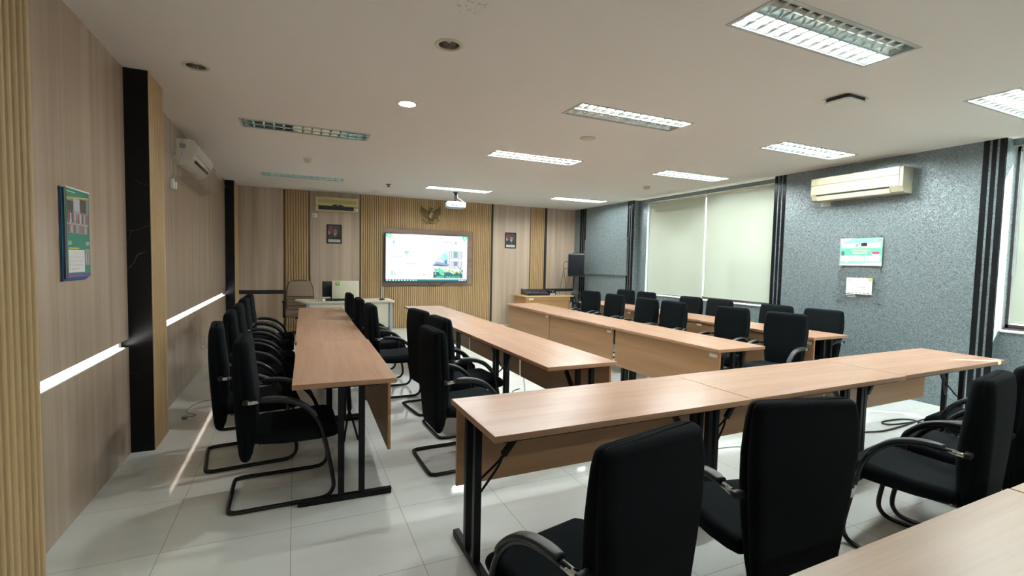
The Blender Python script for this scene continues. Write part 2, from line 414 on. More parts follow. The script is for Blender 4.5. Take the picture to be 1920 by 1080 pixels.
struct(MB().box((XL-0.2, YR, 0), (XL, 2.15, H), WOODWALL).build('wall_left'), 'wood laminate wall behind the slatted pier')

def slat_run(m, a0, a1, face, z0, z1, axis, d=0.018, pitch=0.0507, w=0.031):
    """vertical slats with chamfered edges between a0 and a1; face = plane they stand on, d = how far they stand out"""
    k = max(1, round((a1-a0)/pitch)); p = (a1-a0)/k
    for i in range(k):
        c = a0+p*(i+0.5); prof = [(c-w/2-0.004, 0), (c-w/2+0.003, d*0.8), (c-w/2+0.008, d), (c+w/2-0.008, d), (c+w/2-0.003, d*0.8), (c+w/2+0.004, 0)]
        if axis == 'x':   # run along x, standing out toward -y
            m.prism([(q, face-e) for q, e in prof], z0, z1, 'z', SLAT)
        else:             # run along y, standing out toward +x
            m.prism([(face+e, q) for q, e in prof], z0, z1, 'z', SLAT)
def pier(y0, y1, lab):
    m = MB(); m.box((XL-0.2, y0+0.012, 0), (-0.998, y1, H), SLATBACK)
    slat_run(m, y0+0.004, y1, -0.998, 0, H, 'y')
    struct(m.build('trim_1'), lab)
    struct(MB().box((XL-0.2, y0, 0), (-0.985, y0+0.012, H), MARBLE).build('trim_2'), 'black marble face of the pier')
pier(2.20, 2.652, 'slatted oak pier by the camera'); pier(4.407, 4.850, 'slatted oak pier between the wood panels'); pier(9.930, YB, 'slatted oak pier in the corner')

# --- screen wall (back)
def board(x0, x1, z0=0, z1=H, mt=WOODWALL, d=0.0, nm='wall_back', lab='wood laminate panel of the screen wall'):
    return struct(MB().box((x0, YB-d, z0), (x1, YB+0.2, z1), mt).build(nm), lab)
board(-1.33, 6.9, 0, H, SLATBACK, -0.03, 'wall_back', 'screen wall backing')
board(-0.985, -0.205, 0.853); board(-0.985, -0.205, 0, 0.775); board(-0.985, -0.205, 0.775, 0.853, DARK, -0.01, 'trim_3', 'black slot between wood boards')
board(0.285, 1.245); board(4.272, 5.245, 0.722); board(4.272, 5.245, 0, 0.719)
board(5.712, 6.60, 0.857); board(5.712, 6.60, 0, 0.785); board(5.712, 6.60, 0.785, 0.857, DARK, 0.004, 'trim_3', 'black band between wood boards')
board(4.226, 4.268, 0, H, DARK, 0.012, 'trim_4', 'black upright strip'); board(5.655, 5.708, 0, H, DARK, 0.012, 'trim_4', 'black upright strip')
RX0, RX1, RZ0, RZ1 = 1.715, 3.765, 0.918, 2.182
def slats(x0, x1, z0, z1, lab='oak slats on the screen wall'):
    m = MB(); m.box((x0, YB-0.002, z0), (x1, YB+0.1, z1), SLATBACK); slat_run(m, x0, x1, YB-0.002, z0, z1, 'x', 0.018, 0.0470, 0.029)
    struct(m.build('trim_5'), lab)
slats(-0.172, 0.252, 0, H); slats(5.262, 5.645, 0, H)
slats(1.262, RX0, 0, H); slats(RX1, 4.222, 0, H); slats(RX0, RX1, RZ1, H); slats(RX0, RX1, 0, RZ0)
RECESS = laminate('recess_wood', [(0.20, 0.13, 0.10), (0.26, 0.175, 0.135), (0.31, 0.215, 0.17)], 0.35, 1.0, 'x')
board(RX0+0.004, RX1-0.004, RZ0+0.004, RZ1-0.004, RECESS, 0.0, 'wall_back', 'darker wood panel behind the display')
struct(MB().box((-1.33, YR-0.2, 0), (6.9, YR, H), WHITEPAINT).build('wall_rear'), 'plain wall behind the camera')

# --- silver wall (right): two blocks, a window bay between, another bay beside the camera
def silver(x0, y0, y1, z0=0, z1=H, lab='silver flake wallpaper on the window wall'):
    return struct(MB().box((x0, y0, z0), (6.80, y1, z1), WALLPAPER).build('wall_right'), lab)
silver(XR, 2.407, 4.958); silver(XR, 8.222, YB+0.1); silver(XR, YR, -1.2)
SILL, HEAD = 0.885, 2.785
silver(BAY, 4.958, 8.222, 0, SILL); silver(BAY, 4.958, 8.222, HEAD, H); silver(BAY, 7.955, 8.222, SILL, HEAD)
silver(BAY, -1.2, 2.407, 0, SILL); silver(BAY, -1.2, 2.407, HEAD, H); silver(BAY, -1.2, -0.35, SILL, HEAD)
def window(y0, y1, k, lab):
    fr = MB(); xa, xb = 6.74, 6.79
    struct(MB().box((BAY-0.022, y0-0.02, SILL), (xb+0.03, y1, SILL+0.02), WHITEPAINT).build('trim_6'), 'white window sill')
    z0, z1 = SILL+0.02, HEAD
    fr.box((xa, y0, z0), (xb, y1, z0+0.055)); fr.box((xa, y0, z1-0.05), (xb, y1, z1)); fr.box((xa-0.03, y0, z0), (xa, y1, z0+0.02))
    n_ = 4
    for i in range(n_+1):
        c = y0+(y1-y0)*i/n_; fr.box((xa, max(y0, c-0.025), z0), (xb, min(y1, c+0.025), z1))
    o = struct(fr.build('window_%d' % k, FRAMEBLACK), lab)
    g = MB()
    for i in range(n_): g.box((xa+0.022, y0+(y1-y0)*i/n_+0.02, z0+0.05), (xa+0.026, y0+(y1-y0)*(i+1)/n_-0.02, z1-0.045))
    g.build('glass', GLASS, o)
window(4.90, 7.955, 1, 'wide black framed window behind two lowered blinds'); window(-0.35, 2.400, 2, 'black framed window beside the cross tables')
# black marble fins on the wall blocks (three narrow slabs each)
def fins(y0, y1, lab):
    w = (y1-y0)/3
    for i in range(3):
        a = y0+w*i+(0.010 if i else 0); bb = y0+w*(i+1)-(0.010 if i < 2 else 0)
        struct(MB().rbox((XR-0.007, a, 0.0), (XR+0.02, bb, H), 0.003, MARBLE, n=1).build('trim_7'), lab)
fins(2.407, 2.583, 'black marble fin by the window beside the cross tables'); fins(4.775, 4.958, 'black marble fin beside the blinds')
fins(8.222, 8.416, 'black marble fin beyond the blinds'); fins(10.03, 10.29, 'black marble fin in the corner by the loudspeaker')
# the ground outside
struct(MB().box((6.95, -40, -3.2), (60, 50, -3.0), mat('outside_ground', (0.35, 0.36, 0.33), 0.9)).build('floor'), 'ground outside')

# --- panel cover (low cupboard doors on the silver wall near the loudspeaker)
t = thing('wall_cover', 'flake-papered flush cover panel on the silver wall beside the loudspeaker', 'panel', (XR, 9.18, 1.258))
for a, bb in ((-0.82, 0.242), (0.245, 0.82)):
    MB().rbox((-0.045, a, 0), (0.0, bb, 0.825), 0.003, WALLPAPER, n=1).build('door_panel', None, t)
hg = MB()
for z in (0.40, 0.50): hg.cyl((-0.05, 0.826, z), (-0.05, 0.826, z+0.05), 0.008, 8)
hg.build('hinge', CHROME, t)

# ================================================================== ROLLER BLINDS
def blind(y0, y1, z0, z1, lab, chain_y=None, x=6.632):
    t = thing('roller_blind', lab, 'blind', (x, (y0+y1)/2, z0), 0, 'roller blinds'); h = (y1-y0)/2; zt = z1-z0
    cl = MB(); N = 12
    vs_ = []
    for i in range(N+1):
        for j in range(2):
            vs_.append((0.004*math.sin(i*0.9), (-h if j == 0 else h), 0.012+(zt-0.05)*i/N))
    cl.add(vs_, [(2*i, 2*i+1, 2*i+3, 2*i+2) for i in range(N)], BLIND, True)
    cl.build('cloth', None, t)
    MB().rbox((-0.008, -h, 0), (0.008, h, 0.022), 0.005, mat('blind_hem', (0.45, 0.505, 0.435), 0.5), n=2).build('bottom_bar', None, t)
    MB().tube([(0.0, -h-0.004, zt-0.035), (0.0, h+0.004, zt-0.035)], 0.019, 14).build('roller', BEIGE, t)
    if chain_y is not None:
        c = MB(); pts = []
        for i in range(30): pts.append((-0.03, chain_y-0.012, zt-0.05-1.25*i/29))
        for i in range(7): a = PI*i/6; pts.append((-0.03, chain_y-0.012*math.cos(a), zt-1.30-0.03*math.sin(a)))
        for i in range(30): pts.append((-0.03, chain_y+0.012, zt-1.30+1.25*i/29))
        c.tube(pts, lambda i: 0.0026 if i % 2 else 0.0036, 6); c.build('pull_chain', GREY, t)
blind(6.385, 7.845, 0.925, 2.785, 'cream roller blind over the half of the big window toward the loudspeaker')
blind(4.86, 6.355, 0.952, 2.785, 'cream roller blind over the half of the big window toward the cream air conditioner')
blind(1.214, 2.325, 0.985, 2.785, 'cream roller blind with a bead chain beside the cross tables', 0.545)
blind(-0.35, 1.186, 0.985, 2.785, 'cream roller blind at the camera end of the silver wall')

# ================================================================== CEILING FITTINGS
LOUVRE = mat('louvre_mirror', (0.76, 0.88, 0.88), 0.28, 1.0)
LOUVRE_REFLECTION_TINT = mat('louvre_reflection_tint', (0.62, 0.90, 0.90), 0.07, 1.0)  # teal reflection of the unlit lights, tinted into the mirror colour
TUBE_OFF = mat('tube_off', (0.70, 0.73, 0.72), 0.25)
TUBE_ON = emitter('tube_lit', (0.95, 1.0, 0.97), TUBE_E)
LN = ['largest louvre ceiling light, above the cross tables', 'louvre light with one lit tube, next behind the largest, over the aisle row end', 'unlit louvre light reflecting teal, midway along the wood wall side', 'unlit louvre light before the yellowed air conditioner', 'lit louvre light third from the screen wall in the middle line', 'lit louvre light directly in front of the projector', 'lit louvre light nearest to the loudspeaker corner', 'lit louvre light facing the cream air conditioner', 'lit louvre light in front of the big window blinds', 'lit louvre light cut by the picture edge near the second window']
def troffer(x, y, lit, lab):
    t = thing('louvre_light', lab, 'light', (x, y, H), 0, 'recessed louvre ceiling lights')
    w, d = TW/2, TD/2
    f = MB(); e = 0.012
    for a, bb in (((-w-0.012, -d-0.012, -0.004), (w+0.012, -d+e, 0.001)), ((-w-0.012, d-e, -0.004), (w+0.012, d+0.012, 0.001)),
                  ((-w-0.012, -d+e, -0.004), (-w+e, d-e, 0.001)), ((w-e, -d+e, -0.004), (w+0.012, d-e, 0.001))): f.box(a, bb)
    f.build('frame', mat('fitting_frame', (0.55, 0.56, 0.55), 0.35, 0.3), t)
    hs = MB(); v_ = [(-w, -d, 0), (w, -d, 0), (w, d, 0), (-w, d, 0), (-w, -d, 0.10), (w, -d, 0.10), (w, d, 0.10), (-w, d, 0.10)]
    hs.add(v_, [(4, 5, 6, 7), (0, 1, 5, 4), (1, 2, 6, 5), (2, 3, 7, 6), (3, 0, 4, 7)]); hs.build('housing', mat('housing_white', (0.72, 0.75, 0.75), 0.35), t)
    lv = MB(); ih = w-0.014; jd = d-0.014
    for c0, c1 in ((-jd, -0.006), (0.006, jd)):     # one parabolic trough per tube
        cy, hw_ = (c0+c1)/2, (c1-c0)/2
        prof = [(cy+hw_*q, 0.004+0.036*(1-q*q)**0.8) for q in (-1, -0.93, -0.8, -0.62, -0.4, -0.15, 0.15, 0.4, 0.62, 0.8, 0.93, 1)]
        N_ = len(prof); lv.add([(x_, y_, z_) for x_ in (-ih, ih) for y_, z_ in prof], [(k, k+1, N_+k+1, N_+k) for k in range(N_-1)], LOUVRE, True)
        for x_ in (-ih, ih): lv.add([(x_, y_, z_) for y_, z_ in prof], [tuple(range(N_))], LOUVRE)
        for i in range(1, 13):  # cross blades, V-shaped, bowed under the tube
            c = -ih+2*ih*i/13; P_ = []
            for q in (-1, -0.6, 0, 0.6, 1): P_.append((cy+hw_*0.985*q, 0.005+0.007*min(1, (1-q*q)**0.8+0.02)+0.002))
            vv = [(c-0.002, y_, 0.004) for y_, z_ in P_]+[(c+0.002, y_, 0.004) for y_, z_ in P_]+[(c+0.011, y_, z_) for y_, z_ in P_]+[(c-0.011, y_, z_) for y_, z_ in P_]
            ff = []
            for q in range(4): ff += [(q, q+1, 6+q, 5+q), (5+q, 6+q, 11+q, 10+q), (15+q, 16+q, 1+q, q), (10+q, 11+q, 16+q, 15+q)]
            lv.add(vv, ff, LOUVRE)
    lv.box((-ih, -0.006, 0.001), (ih, 0.006, 0.005), LOUVRE)
    if not any(lit): lv.mats = [LOUVRE_REFLECTION_TINT]
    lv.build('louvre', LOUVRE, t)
    for s_, on in ((-1, lit[0]), (1, lit[1])):
        tb = MB(); yy = s_*(jd+0.006)*0.5; tb.tube([(-w+0.03, yy, 0.0245), (w-0.03, yy, 0.0245)], 0.0145, 12)
        o = tb.build('tube', TUBE_ON if on else TUBE_OFF, t)
        if on: o['label'] = 'lit tube'
    return t
for (x, y, a, bb), lab in zip(TROFFERS, LN): troffer(x, y, (a, bb), lab)
for x, y, a, bb in ADDED_LIGHTS: struct(troffer(x, y, (a, bb), 'added unseen louvre light behind the camera'))

def downlight(x, y, lit, lab):
    t = thing('downlight', lab, 'light', (x, y, H), 0, 'round downlights')
    MB().lathe([(0.064, 0.004), (0.067, -0.006), (0.076, -0.008), (0.089, -0.003), (0.090, 0.0), (0.064, 0.004)], 36).build('ring', WHITE if lit else BEIGE, t)
    if lit:
        MB().lathe([(0.0, -0.004), (0.05, -0.004), (0.0645, -0.002)], 36).build('diffuser', emitter('downlight_glow', (1, 0.98, 0.95), 480.0), t)
    else:
        MB().lathe([(0.0645, 0.0), (0.062, 0.03), (0.050, 0.07), (0.03, 0.09), (0.0, 0.095)], 36).build('reflector', mat('facet_reflector', (0.42, 0.40, 0.37), 0.22, 1.0), t)
        lm = MB(); lm.tube(smooth_path([(-0.012, 0, 0.09), (-0.012, 0, 0.03), (-0.004, 0, 0.018), (0.004, 0, 0.018), (0.012, 0, 0.03), (0.012, 0, 0.09)], 4), 0.006, 8); lm.build('lamp', TUBE_OFF, t)
downlight(*DOWN[0], 0, 'unlit beige downlight beside the sooty ceiling stain'); downlight(*DOWN[1], 0, 'unlit beige downlight by the wood wall pier')
downlight(*DOWN[2], 1, 'small round downlight, lit white')

def detector(x, y, r, h, lab, mt=BEIGE):
    t = thing('smoke_detector', lab, 'detector', (x, y, H), 0, 'ceiling detectors')
    MB().lathe([(0, 0), (r, 0), (r, -h*0.35), (r*0.95, -h*0.42)], 28).build('base', mt, t)
    MB().lathe([(r*0.93, -h*0.40), (r*0.88, -h*0.7), (r*0.72, -h*0.95), (r*0.3, -h), (0, -h)], 28).build('cap', mt, t)
detector(2.882, 4.454, 0.085, 0.014, 'flat round beige ceiling plate between two louvre lights', BEIGE)
detector(0.167, 7.20, 0.055, 0.055, 'beige smoke detector between the two unlit louvre lights')
detector(5.536, 6.66, 0.06, 0.05, 'beige smoke detector in front of the big window')
detector(1.469, 9.80, 0.05, 0.03, 'white ceiling detector close to the slatted screen wall', WHITE)
t = thing('sprinkler', 'small dark sprinkler head hanging from the ceiling', 'sprinkler', (1.541, 8.86, H))
MB().lathe([(0, 0), (0.045, 0), (0.04, -0.012), (0.016, -0.014), (0.014, -0.03), (0.028, -0.036), (0.026, -0.045), (0, -0.048)], 24).build('body', DARKBEIGE, t)

# wireless access point
t = thing('access_point', 'square white wireless access point hung flat under the ceiling', 'access point', (4.0, 2.46, H), math.radians(2))
def rslab(w, d, z0, z1, r, mt, taper=0.0):
    m = MB(); n0 = [(p[0], p[1], z0) for p in rrect(0, 0, w, d, r, 6)]; n1 = [(p[0], p[1], z1) for p in rrect(0, 0, w-taper, d-taper, r, 6)]
    if z1 > z0: return m.loft([n0, n1], mt, smooth=False)
    return m.loft([n1, n0], mt, smooth=False)
rslab(0.25, 0.18, 0.0, -0.030, 0.03, DARK).build('mounting_bracket', None, t, fix=True)
m = rslab(0.27, 0.20, -0.030, -0.044, 0.04, WHITE); m.build('cover', None, t, fix=True)
MB().cyl((-0.105, 0.07, -0.043), (-0.105, 0.07, -0.0452), 0.004, 10).build('status_light', emitter('status_led', (0.9, 0.95, 1), 3), t)

# projector on its drop pole
t = thing('projector', 'white projector hanging upside down from a short black ceiling pole', 'projector', (2.89, 9.14, 2.535), math.radians(-6))
b_ = MB(); rr = []
for z, k in ((0, 0.88), (0.012, 0.96), (0.03, 1), (0.10, 1), (0.115, 0.97), (0.12, 0.90)):
    rr.append([(p[0], p[1], z) for p in rrect(0, 0, 0.37*k, 0.28*k, 0.04, 5)])
b_.loft(rr, mat('projector_white', (0.34, 0.40, 0.41), 0.3)).build('body', None, t)
MB().lathe([(0.0, 0.0), (0.036, 0.0), (0.040, 0.03), (0.032, 0.036), (0.0, 0.03)], 20, mx=Matrix.Translation((0.09, 0.135, 0.06)) @ Matrix.Rotation(-PI/2, 4, 'X')).build('lens', DARK, t)
g = MB()
for i in range(5): g.box((0.07+0.018*i, -0.1385, 0.03), (0.078+0.018*i, -0.142, 0.09))
g.build('vent_grille', GREY, t)
pt = MB(); pt.box((-0.12, -0.1385, 0.035), (-0.05, -0.142, 0.055)); pt.box((-0.03, -0.1385, 0.035), (0.01, -0.142, 0.055)); pt.build('port', DARK, t)
pl = MB(); pl.cyl((0, 0, 0.12), (0, 0, 0.145), 0.045, 16); pl.cyl((0, 0, 0.145), (0, 0, 0.20), 0.018, 12); pl.cyl((0, 0, 0.19), (0, 0, 0.305), 0.025, 14); pl.cyl((0, 0, 0.300), (0, 0, H-2.535), 0.05, 20)
pl.build('ceiling_mount', BLACKMETAL, t)
cb = MB(); cb.tube(smooth_path([(0.02, 0, 0.29), (0.05, -0.03, 0.2), (0.10, -0.10, 0.15), (0.14, -0.15, 0.10), (0.12, -0.145, 0.06)]), 0.004, 6); cb.build('cable', CABLEWHITE, t)
cb = MB(); cb.tube(smooth_path([(-0.01, -0.02, 0.2), (0.03, -0.08, 0.14), (0.02, -0.155, 0.09), (0.06, -0.148, 0.045)]), 0.004, 6); cb.build('cable', CABLEBLACK, t)

# ================================================================== TABLES
# local frame: length along y, modesty panel on the +x side, feet at the two ends
def make_table(label, sticker=True, L=1.585, Wd=0.61, top=BEECH):
    t = thing('folding_table', label, 'table', (0, 0, 0), 0, 'beech folding tables')
    hl, hw = L/2, Wd/2
    tp = MB(); tp.rbox((-hw, -hl, 0.720), (hw, hl, 0.75), 0.0022, BEECHEDGE, n=2)
    tp.add([(-hw+0.0015, -hl+0.0015, 0.7503), (hw-0.0015, -hl+0.0015, 0.7503), (hw-0.0015, hl-0.0015, 0.7503), (-hw+0.0015, hl-0.0015, 0.7503)], [(0, 1, 2, 3)], top)
    tp.build('tabletop', None, t)
    px = hw-0.055
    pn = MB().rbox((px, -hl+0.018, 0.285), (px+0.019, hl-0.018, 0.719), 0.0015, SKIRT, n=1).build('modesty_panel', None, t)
    if sticker:
        sk = Art(); sk.mb.box((px+0.019, hl-0.135, 0.665), (px+0.0196, hl-0.045, 0.695), PAPER)
        sk.mb.build('asset_sticker', None, pn)['label'] = 'white asset sticker'
    for s_ in (-1, 1):
        y = s_*(hl-0.028)
        lg = MB(); lg.rbox((-0.275, y-0.018, 0.002), (0.275, y+0.018, 0.037), 0.003, BLACKMETAL, n=1)
        lg.build('foot', None, t)
        for x in (-0.030, 0.092):
            MB().rbox((x-0.018, y-0.018, 0.036), (x+0.018, y+0.018, 0.719), 0.003, BLACKMETAL, n=1).build('leg', None, t)
        ra = MB(); yj = y-s_*0.16
        ra.box((-0.13, y-s_*0.02, 0.712), (0.19, y+s_*0.02, 0.7195), BLACKMETAL)
        ra.tube([(0.031, y-s_*0.33, 0.712), (0.031, yj, 0.505)], 0.009, 8, BLACKMETAL)
        ra.rbox((0.017, yj-0.016, 0.495), (0.045, yj+0.016, 0.655), 0.004, BLACKMETAL, n=1, mx=Matrix.Translation((0.031, yj-s_*0.055, 0.575)) @ Matrix.Rotation(s_*0.69, 4, 'X') @ Matrix.Translation((-0.031, -yj, -0.575)))
        for x in (-0.012, 0.074):
            ra.tube(smooth_path([(0.031, yj, 0.51), (0.031+(x-0.031)*0.35, yj+s_*0.03, 0.465), (x, y-s_*0.022, 0.36)], 4), 0.0065, 8, BLACKMETAL)
        ra.build('folding_brace', None, t)
    sr = MB(); sr.box((-hw+0.02, -hl+0.05, 0.709), (-hw+0.045, hl-0.05, 0.7195), BLACKMETAL); sr.build('edge_rail', None, t)
    return t
D = math.radians
# x, y, heading, label  (rows run from the cross tables toward the screen wall)
plain = make_table('beech table of the wood wall row, its legs and open end toward the cross tables', False)
stick = make_table('stickered beech table of the mid-room row, its free end by the cross tables')
grey_beech = make_table('greyer beech table cut off by the lower picture corner', False, top=GREYBEECH)
TABLES = [
    (plain, 0.303, 3.835, -1.2, None), (plain, 0.316, 5.425, -0.6, 'beech folding table in the middle of the wood wall row'),
    (plain, 0.345, 7.015, -0.9, 'beech table of the wood wall row, up against the cream desk'),
    (plain, 1.948, 3.782, 0.6, 'beech table of the aisle row, its free end by the cross tables'),
    (plain, 1.934, 5.373, 0.5, 'beech table in the middle of the aisle row, past the chairs drawn back'),
    (plain, 1.925, 6.965, 0.3, 'beech table of the aisle row, the one shining under the wall display'),
    (stick, 3.775, 3.915, 180.2, None), (stick, 3.762, 5.509, 180.4, 'stickered beech table in the middle of the mid-room row'),
    (stick, 3.790, 7.108, 178.9, 'stickered beech table of the mid-room row, by the mixing console'),
    (stick, 5.405, 4.130, 180.9, 'stickered beech table of the window row, its free end toward the sign plates'),
    (stick, 5.432, 5.720, 181.1, 'stickered beech table in the middle of the window row'),
    (stick, 5.468, 7.310, 181.3, 'stickered beech table of the window row, by the tripod loudspeaker'),
    (plain, 1.567, 2.170, 90.6, 'beech cross table toward the wood wall, black legs and brace in full view'),
    (plain, 3.157, 2.195, 90.9, 'middle beech cross table, behind the broad black chair back'),
    (plain, 4.748, 2.235, 91.2, 'beech cross table toward the silver wall, with a streak of sun'),
    (grey_beech, 1.468, 0.445, 91.0, None),
    (grey_beech, 3.062, 0.470, 91.0, 'greyer beech table butted to the one in the lower picture corner')]
seen = set()
for src, x, y, a, lab in TABLES:
    if src.name not in seen and lab is None: src.location = (x, y, 0); src.rotation_euler = (0, 0, D(a)); seen.add(src.name)
    else: dup(src, (x, y, 0), D(a), lab)

# ================================================================== CHAIRS
# local frame: facing +x, origin on the floor
def ring(xc, z, w, d, r, n=6, lean=0.0):
    return [(xc+p[0]-lean*(0), p[1], z) for p in rrect(0, 0, d, w, min(r, d/2-0.001, w/2-0.001), n)]
def make_chair(label):
    t = thing('cantilever_chair', label, 'chair', (0, 0, 0), 0, None)
    # spine: (z, x of front face, x of back face, width)
    SP = [(0.290, -0.252, -0.310, 0.345), (0.315, -0.242, -0.316, 0.362), (0.38, -0.230, -0.322, 0.374), (0.46, -0.220, -0.328, 0.388), (0.55, -0.216, -0.334, 0.405),
          (0.64, -0.217, -0.339, 0.424), (0.72, -0.224, -0.343, 0.440), (0.80, -0.234, -0.345, 0.456), (0.88, -0.243, -0.345, 0.456), (0.94, -0.249, -0.342, 0.451), (0.972, -0.254, -0.338, 0.442)]
    def arch(rings):  # crown of the back: the top edge rises toward the middle
        out = []
        for r in rings: out.append([(x, y, z+(0.022*(1-(y/0.235)**2) if z > 0.80 else 0)*(min(1, (z-0.80)/0.1) if z > 0.80 else 0)) for x, y, z in r])
        return out
    body = [ring((a+b2)/2, z, w, a-b2, 0.036, 8) for z, a, b2, w in SP]
    def sh(r, k, ky, dz):
        c_ = sum(q[0] for q in r)/len(r); return [((p[0]-c_)*k+c_, p[1]*ky, p[2]+dz) for p in r]
    body = arch([sh(body[0], q, y, -d) for q, y, d in ((0.30, 0.90, 0.024), (0.66, 0.945, 0.019), (0.90, 0.98, 0.010))]+body+[sh(body[-1], q, y, d) for q, y, d in ((0.93, 0.99, 0.011), (0.74, 0.965, 0.021), (0.38, 0.93, 0.027))])
    def half_(sgn):
        out = []
        for r in body:
            lo, hi = min(p[0] for p in r), max(p[0] for p in r); cut = lo+(hi-lo)*0.45; rr_ = []
            for x, y, z in r:
                if sgn*(x-cut) >= 0.004: rr_.append((x, y, z))
                else: rr_.append((cut+sgn*0.0006, y*0.990, z))
            out.append(rr_)
        return out
    fr, bk = half_(1), half_(-1)
    def capped(rs): return rs
    MB().loft(capped(fr), FABRIC).build('backrest', None, t, fix=True)
    MB().loft(capped(bk), FABRIC).build('back_shell', None, t, fix=True)
    # seat: rings along x
    st = []
    for x, zt, zb, w in ((-0.235, 0.440, 0.392, 0.40), (-0.225, 0.452, 0.384, 0.425), (-0.18, 0.458, 0.378, 0.445), (-0.08, 0.456, 0.372, 0.462), (0.04, 0.462, 0.372, 0.468), (0.12, 0.470, 0.374, 0.468),
                         (0.18, 0.470, 0.376, 0.464), (0.215, 0.460, 0.380, 0.456), (0.236, 0.442, 0.390, 0.444), (0.243, 0.425, 0.402, 0.425)):
        st.append([(x, p[0], p[1]) for p in rrect(0, (zt+zb)/2, w, zt-zb, min(0.034, (zt-zb)/2-0.001), 6)])
    MB().loft(st, FABRIC).build('seat', None, t, fix=True)
    # one bent tube: arm, front bend, runner, rear bar and back up the other side
    ya, yf = 0.252, 0.250
    half = [(-0.265, ya, 0.652), (-0.17, ya, 0.655), (-0.09, ya, 0.650), (-0.02, ya, 0.632), (0.045, ya, 0.595), (0.10, ya, 0.535), (0.135, ya, 0.465), (0.160, yf, 0.37), (0.180, yf, 0.27), (0.198, yf, 0.17),
            (0.207, yf, 0.105), (0.203, yf, 0.062), (0.178, yf, 0.028), (0.135, yf, 0.0145), (0.05, yf, 0.0135), (-0.15, yf, 0.0135), (-0.31, yf, 0.0135), (-0.350, yf-0.012, 0.0135), (-0.368, yf-0.045, 0.0135)]
    full = half+[(-0.370, 0, 0.0135)]+[(x, -y, z) for x, y, z in reversed(half)]
    MB().tube(smooth_path(full, 4), 0.0128, 12, BLACKTUBE).build('frame', None, t)
    for s_ in (-1, 1):
        pts = smooth_path([(-0.19, ya, 0.668), (-0.12, ya, 0.669), (-0.05, ya, 0.657), (0.02, ya, 0.628), (0.08, ya, 0.575), (0.108, ya, 0.535)], 4); rr = []
        for i, p in enumerate(pts):
            q = pts[min(i+1, len(pts)-1)]-pts[max(i-1, 0)]; nz = Vector((-q.z, 0, q.x)).normalized(); k = 1.0 if 1 < i < len(pts)-2 else 0.86
            rr.append([tuple(Vector((p.x, s_*ya, p.z))+Vector((0, u*k, 0))+nz*(w_*k)) for u, w_ in rrect(0, 0, 0.046, 0.021, 0.009, 4)])
        MB().loft(rr, PAD).build('armrest', None, t, fix=True)
        br = MB(); br.cyl((-0.205, s_*ya, 0.653), (-0.262, s_*ya, 0.652), 0.0134, 12, CHROME); br.rbox((-0.288, s_*0.216, 0.640), (-0.258, s_*(ya+0.0135), 0.6655), 0.006, BLACKPLASTIC, n=2)
        br.build('arm_bracket', None, t)
    un = MB()
    for x, z in ((0.157, 0.372),): un.tube([(x, -0.25, z), (x, 0.25, z)], 0.0115, 10, BLACKTUBE)
    for y in (-0.11, 0.11): un.rbox((-0.26, y-0.018, 0.362), (0.17, y+0.018, 0.380), 0.003, BLACKMETAL, n=1)
    un.rbox((-0.262, -0.14, 0.362), (-0.236, 0.14, 0.50), 0.004, BLACKMETAL, n=1)
    for y in (-0.11, 0.11): un.cyl((-0.20, y, 0.345), (-0.20, y, 0.366), 0.010, 10, CHROME)
    un.build('seat_support', None, t)
    return t
ORD = ['first', 'second', 'third', 'fourth', 'fifth', 'sixth']
CHAIRS = []
for i, (x, y, a) in enumerate([(0.005, 3.365, 1), (-0.225, 4.070, 6), (-0.235, 4.960, 3), (-0.240, 5.660, 1), (-0.255, 6.480, 0), (-0.25, 7.080, 0)]):
    CHAIRS.append((x, y, a, 'black armchair on the wood wall side of the wall row, %s from the cross tables' % ORD[i], 'chairs along the wood wall'))
for i, (x, y, a) in enumerate([(1.055, 5.42, 0), (1.035, 6.28, 0), (1.01, 7.22, 0)]):
    CHAIRS.append((x, y, a, 'black armchair with its back to the wall row, %s from the cross tables' % ORD[i], 'chairs with their backs to the wall row'))
for i, (x, y, a) in enumerate([(1.212, 3.430, 2), (1.455, 4.090, 3), (1.415, 4.760, 8)]):
    CHAIRS.append((x, y, a, 'black armchair drawn back from the aisle row, %s from the cross tables' % ORD[i], 'chairs at the aisle row'))
for i, (x, y, a) in enumerate([(4.615, 3.475, 188), (4.590, 4.190, 183), (4.475, 5.075, 181), (4.470, 5.630, 180), (4.535, 6.500, 181), (4.625, 7.300, 186)]):
    CHAIRS.append((x, y, a, 'black armchair between mid-room and window rows, %s from the cross tables' % ORD[i], 'chairs behind the mid-room row'))
for i, (x, y, a) in enumerate([(5.525, 3.675, 184), (5.520, 4.300, 182), (5.510, 5.230, 181), (5.500, 5.800, 180), (5.56, 6.930, 182), (5.59, 7.560, 184)]):
    CHAIRS.append((x, y, a, 'black armchair pushed in under the window row, %s from the cross tables' % ORD[i], 'chairs along the windows'))
for i, (x, y, a, lab) in enumerate([(0.888, 1.370, 102, 'black armchair at the cross tables, back turned, beside the black table legs'),
                                (1.800, 1.445, 77, 'black armchair with broad back turned at the middle cross table'),
                                (3.015, 1.405, 100, 'black armchair at the cross tables with a white sticker on its front tube'),
                                (3.590, 1.455, 98, 'black armchair half hidden behind the one with the stickered tube'),
                                (4.400, 1.660, 97, 'black armchair at the silver wall end of the cross tables, by the sun streak')]):
    CHAIRS.append((x, y, a, lab, 'chairs at the cross tables'))
ch0 = make_chair('x'); chairs = []
for i, (x, y, a, lab, grp) in enumerate(CHAIRS):
    if i == 0: ch0.location = (x, y, 0); ch0.rotation_euler = (0, 0, D(a)); ch0['label'] = lab; ch0['group'] = grp; chairs.append(ch0)
    else: chairs.append(dup(ch0, (x, y, 0), D(a), lab, grp))
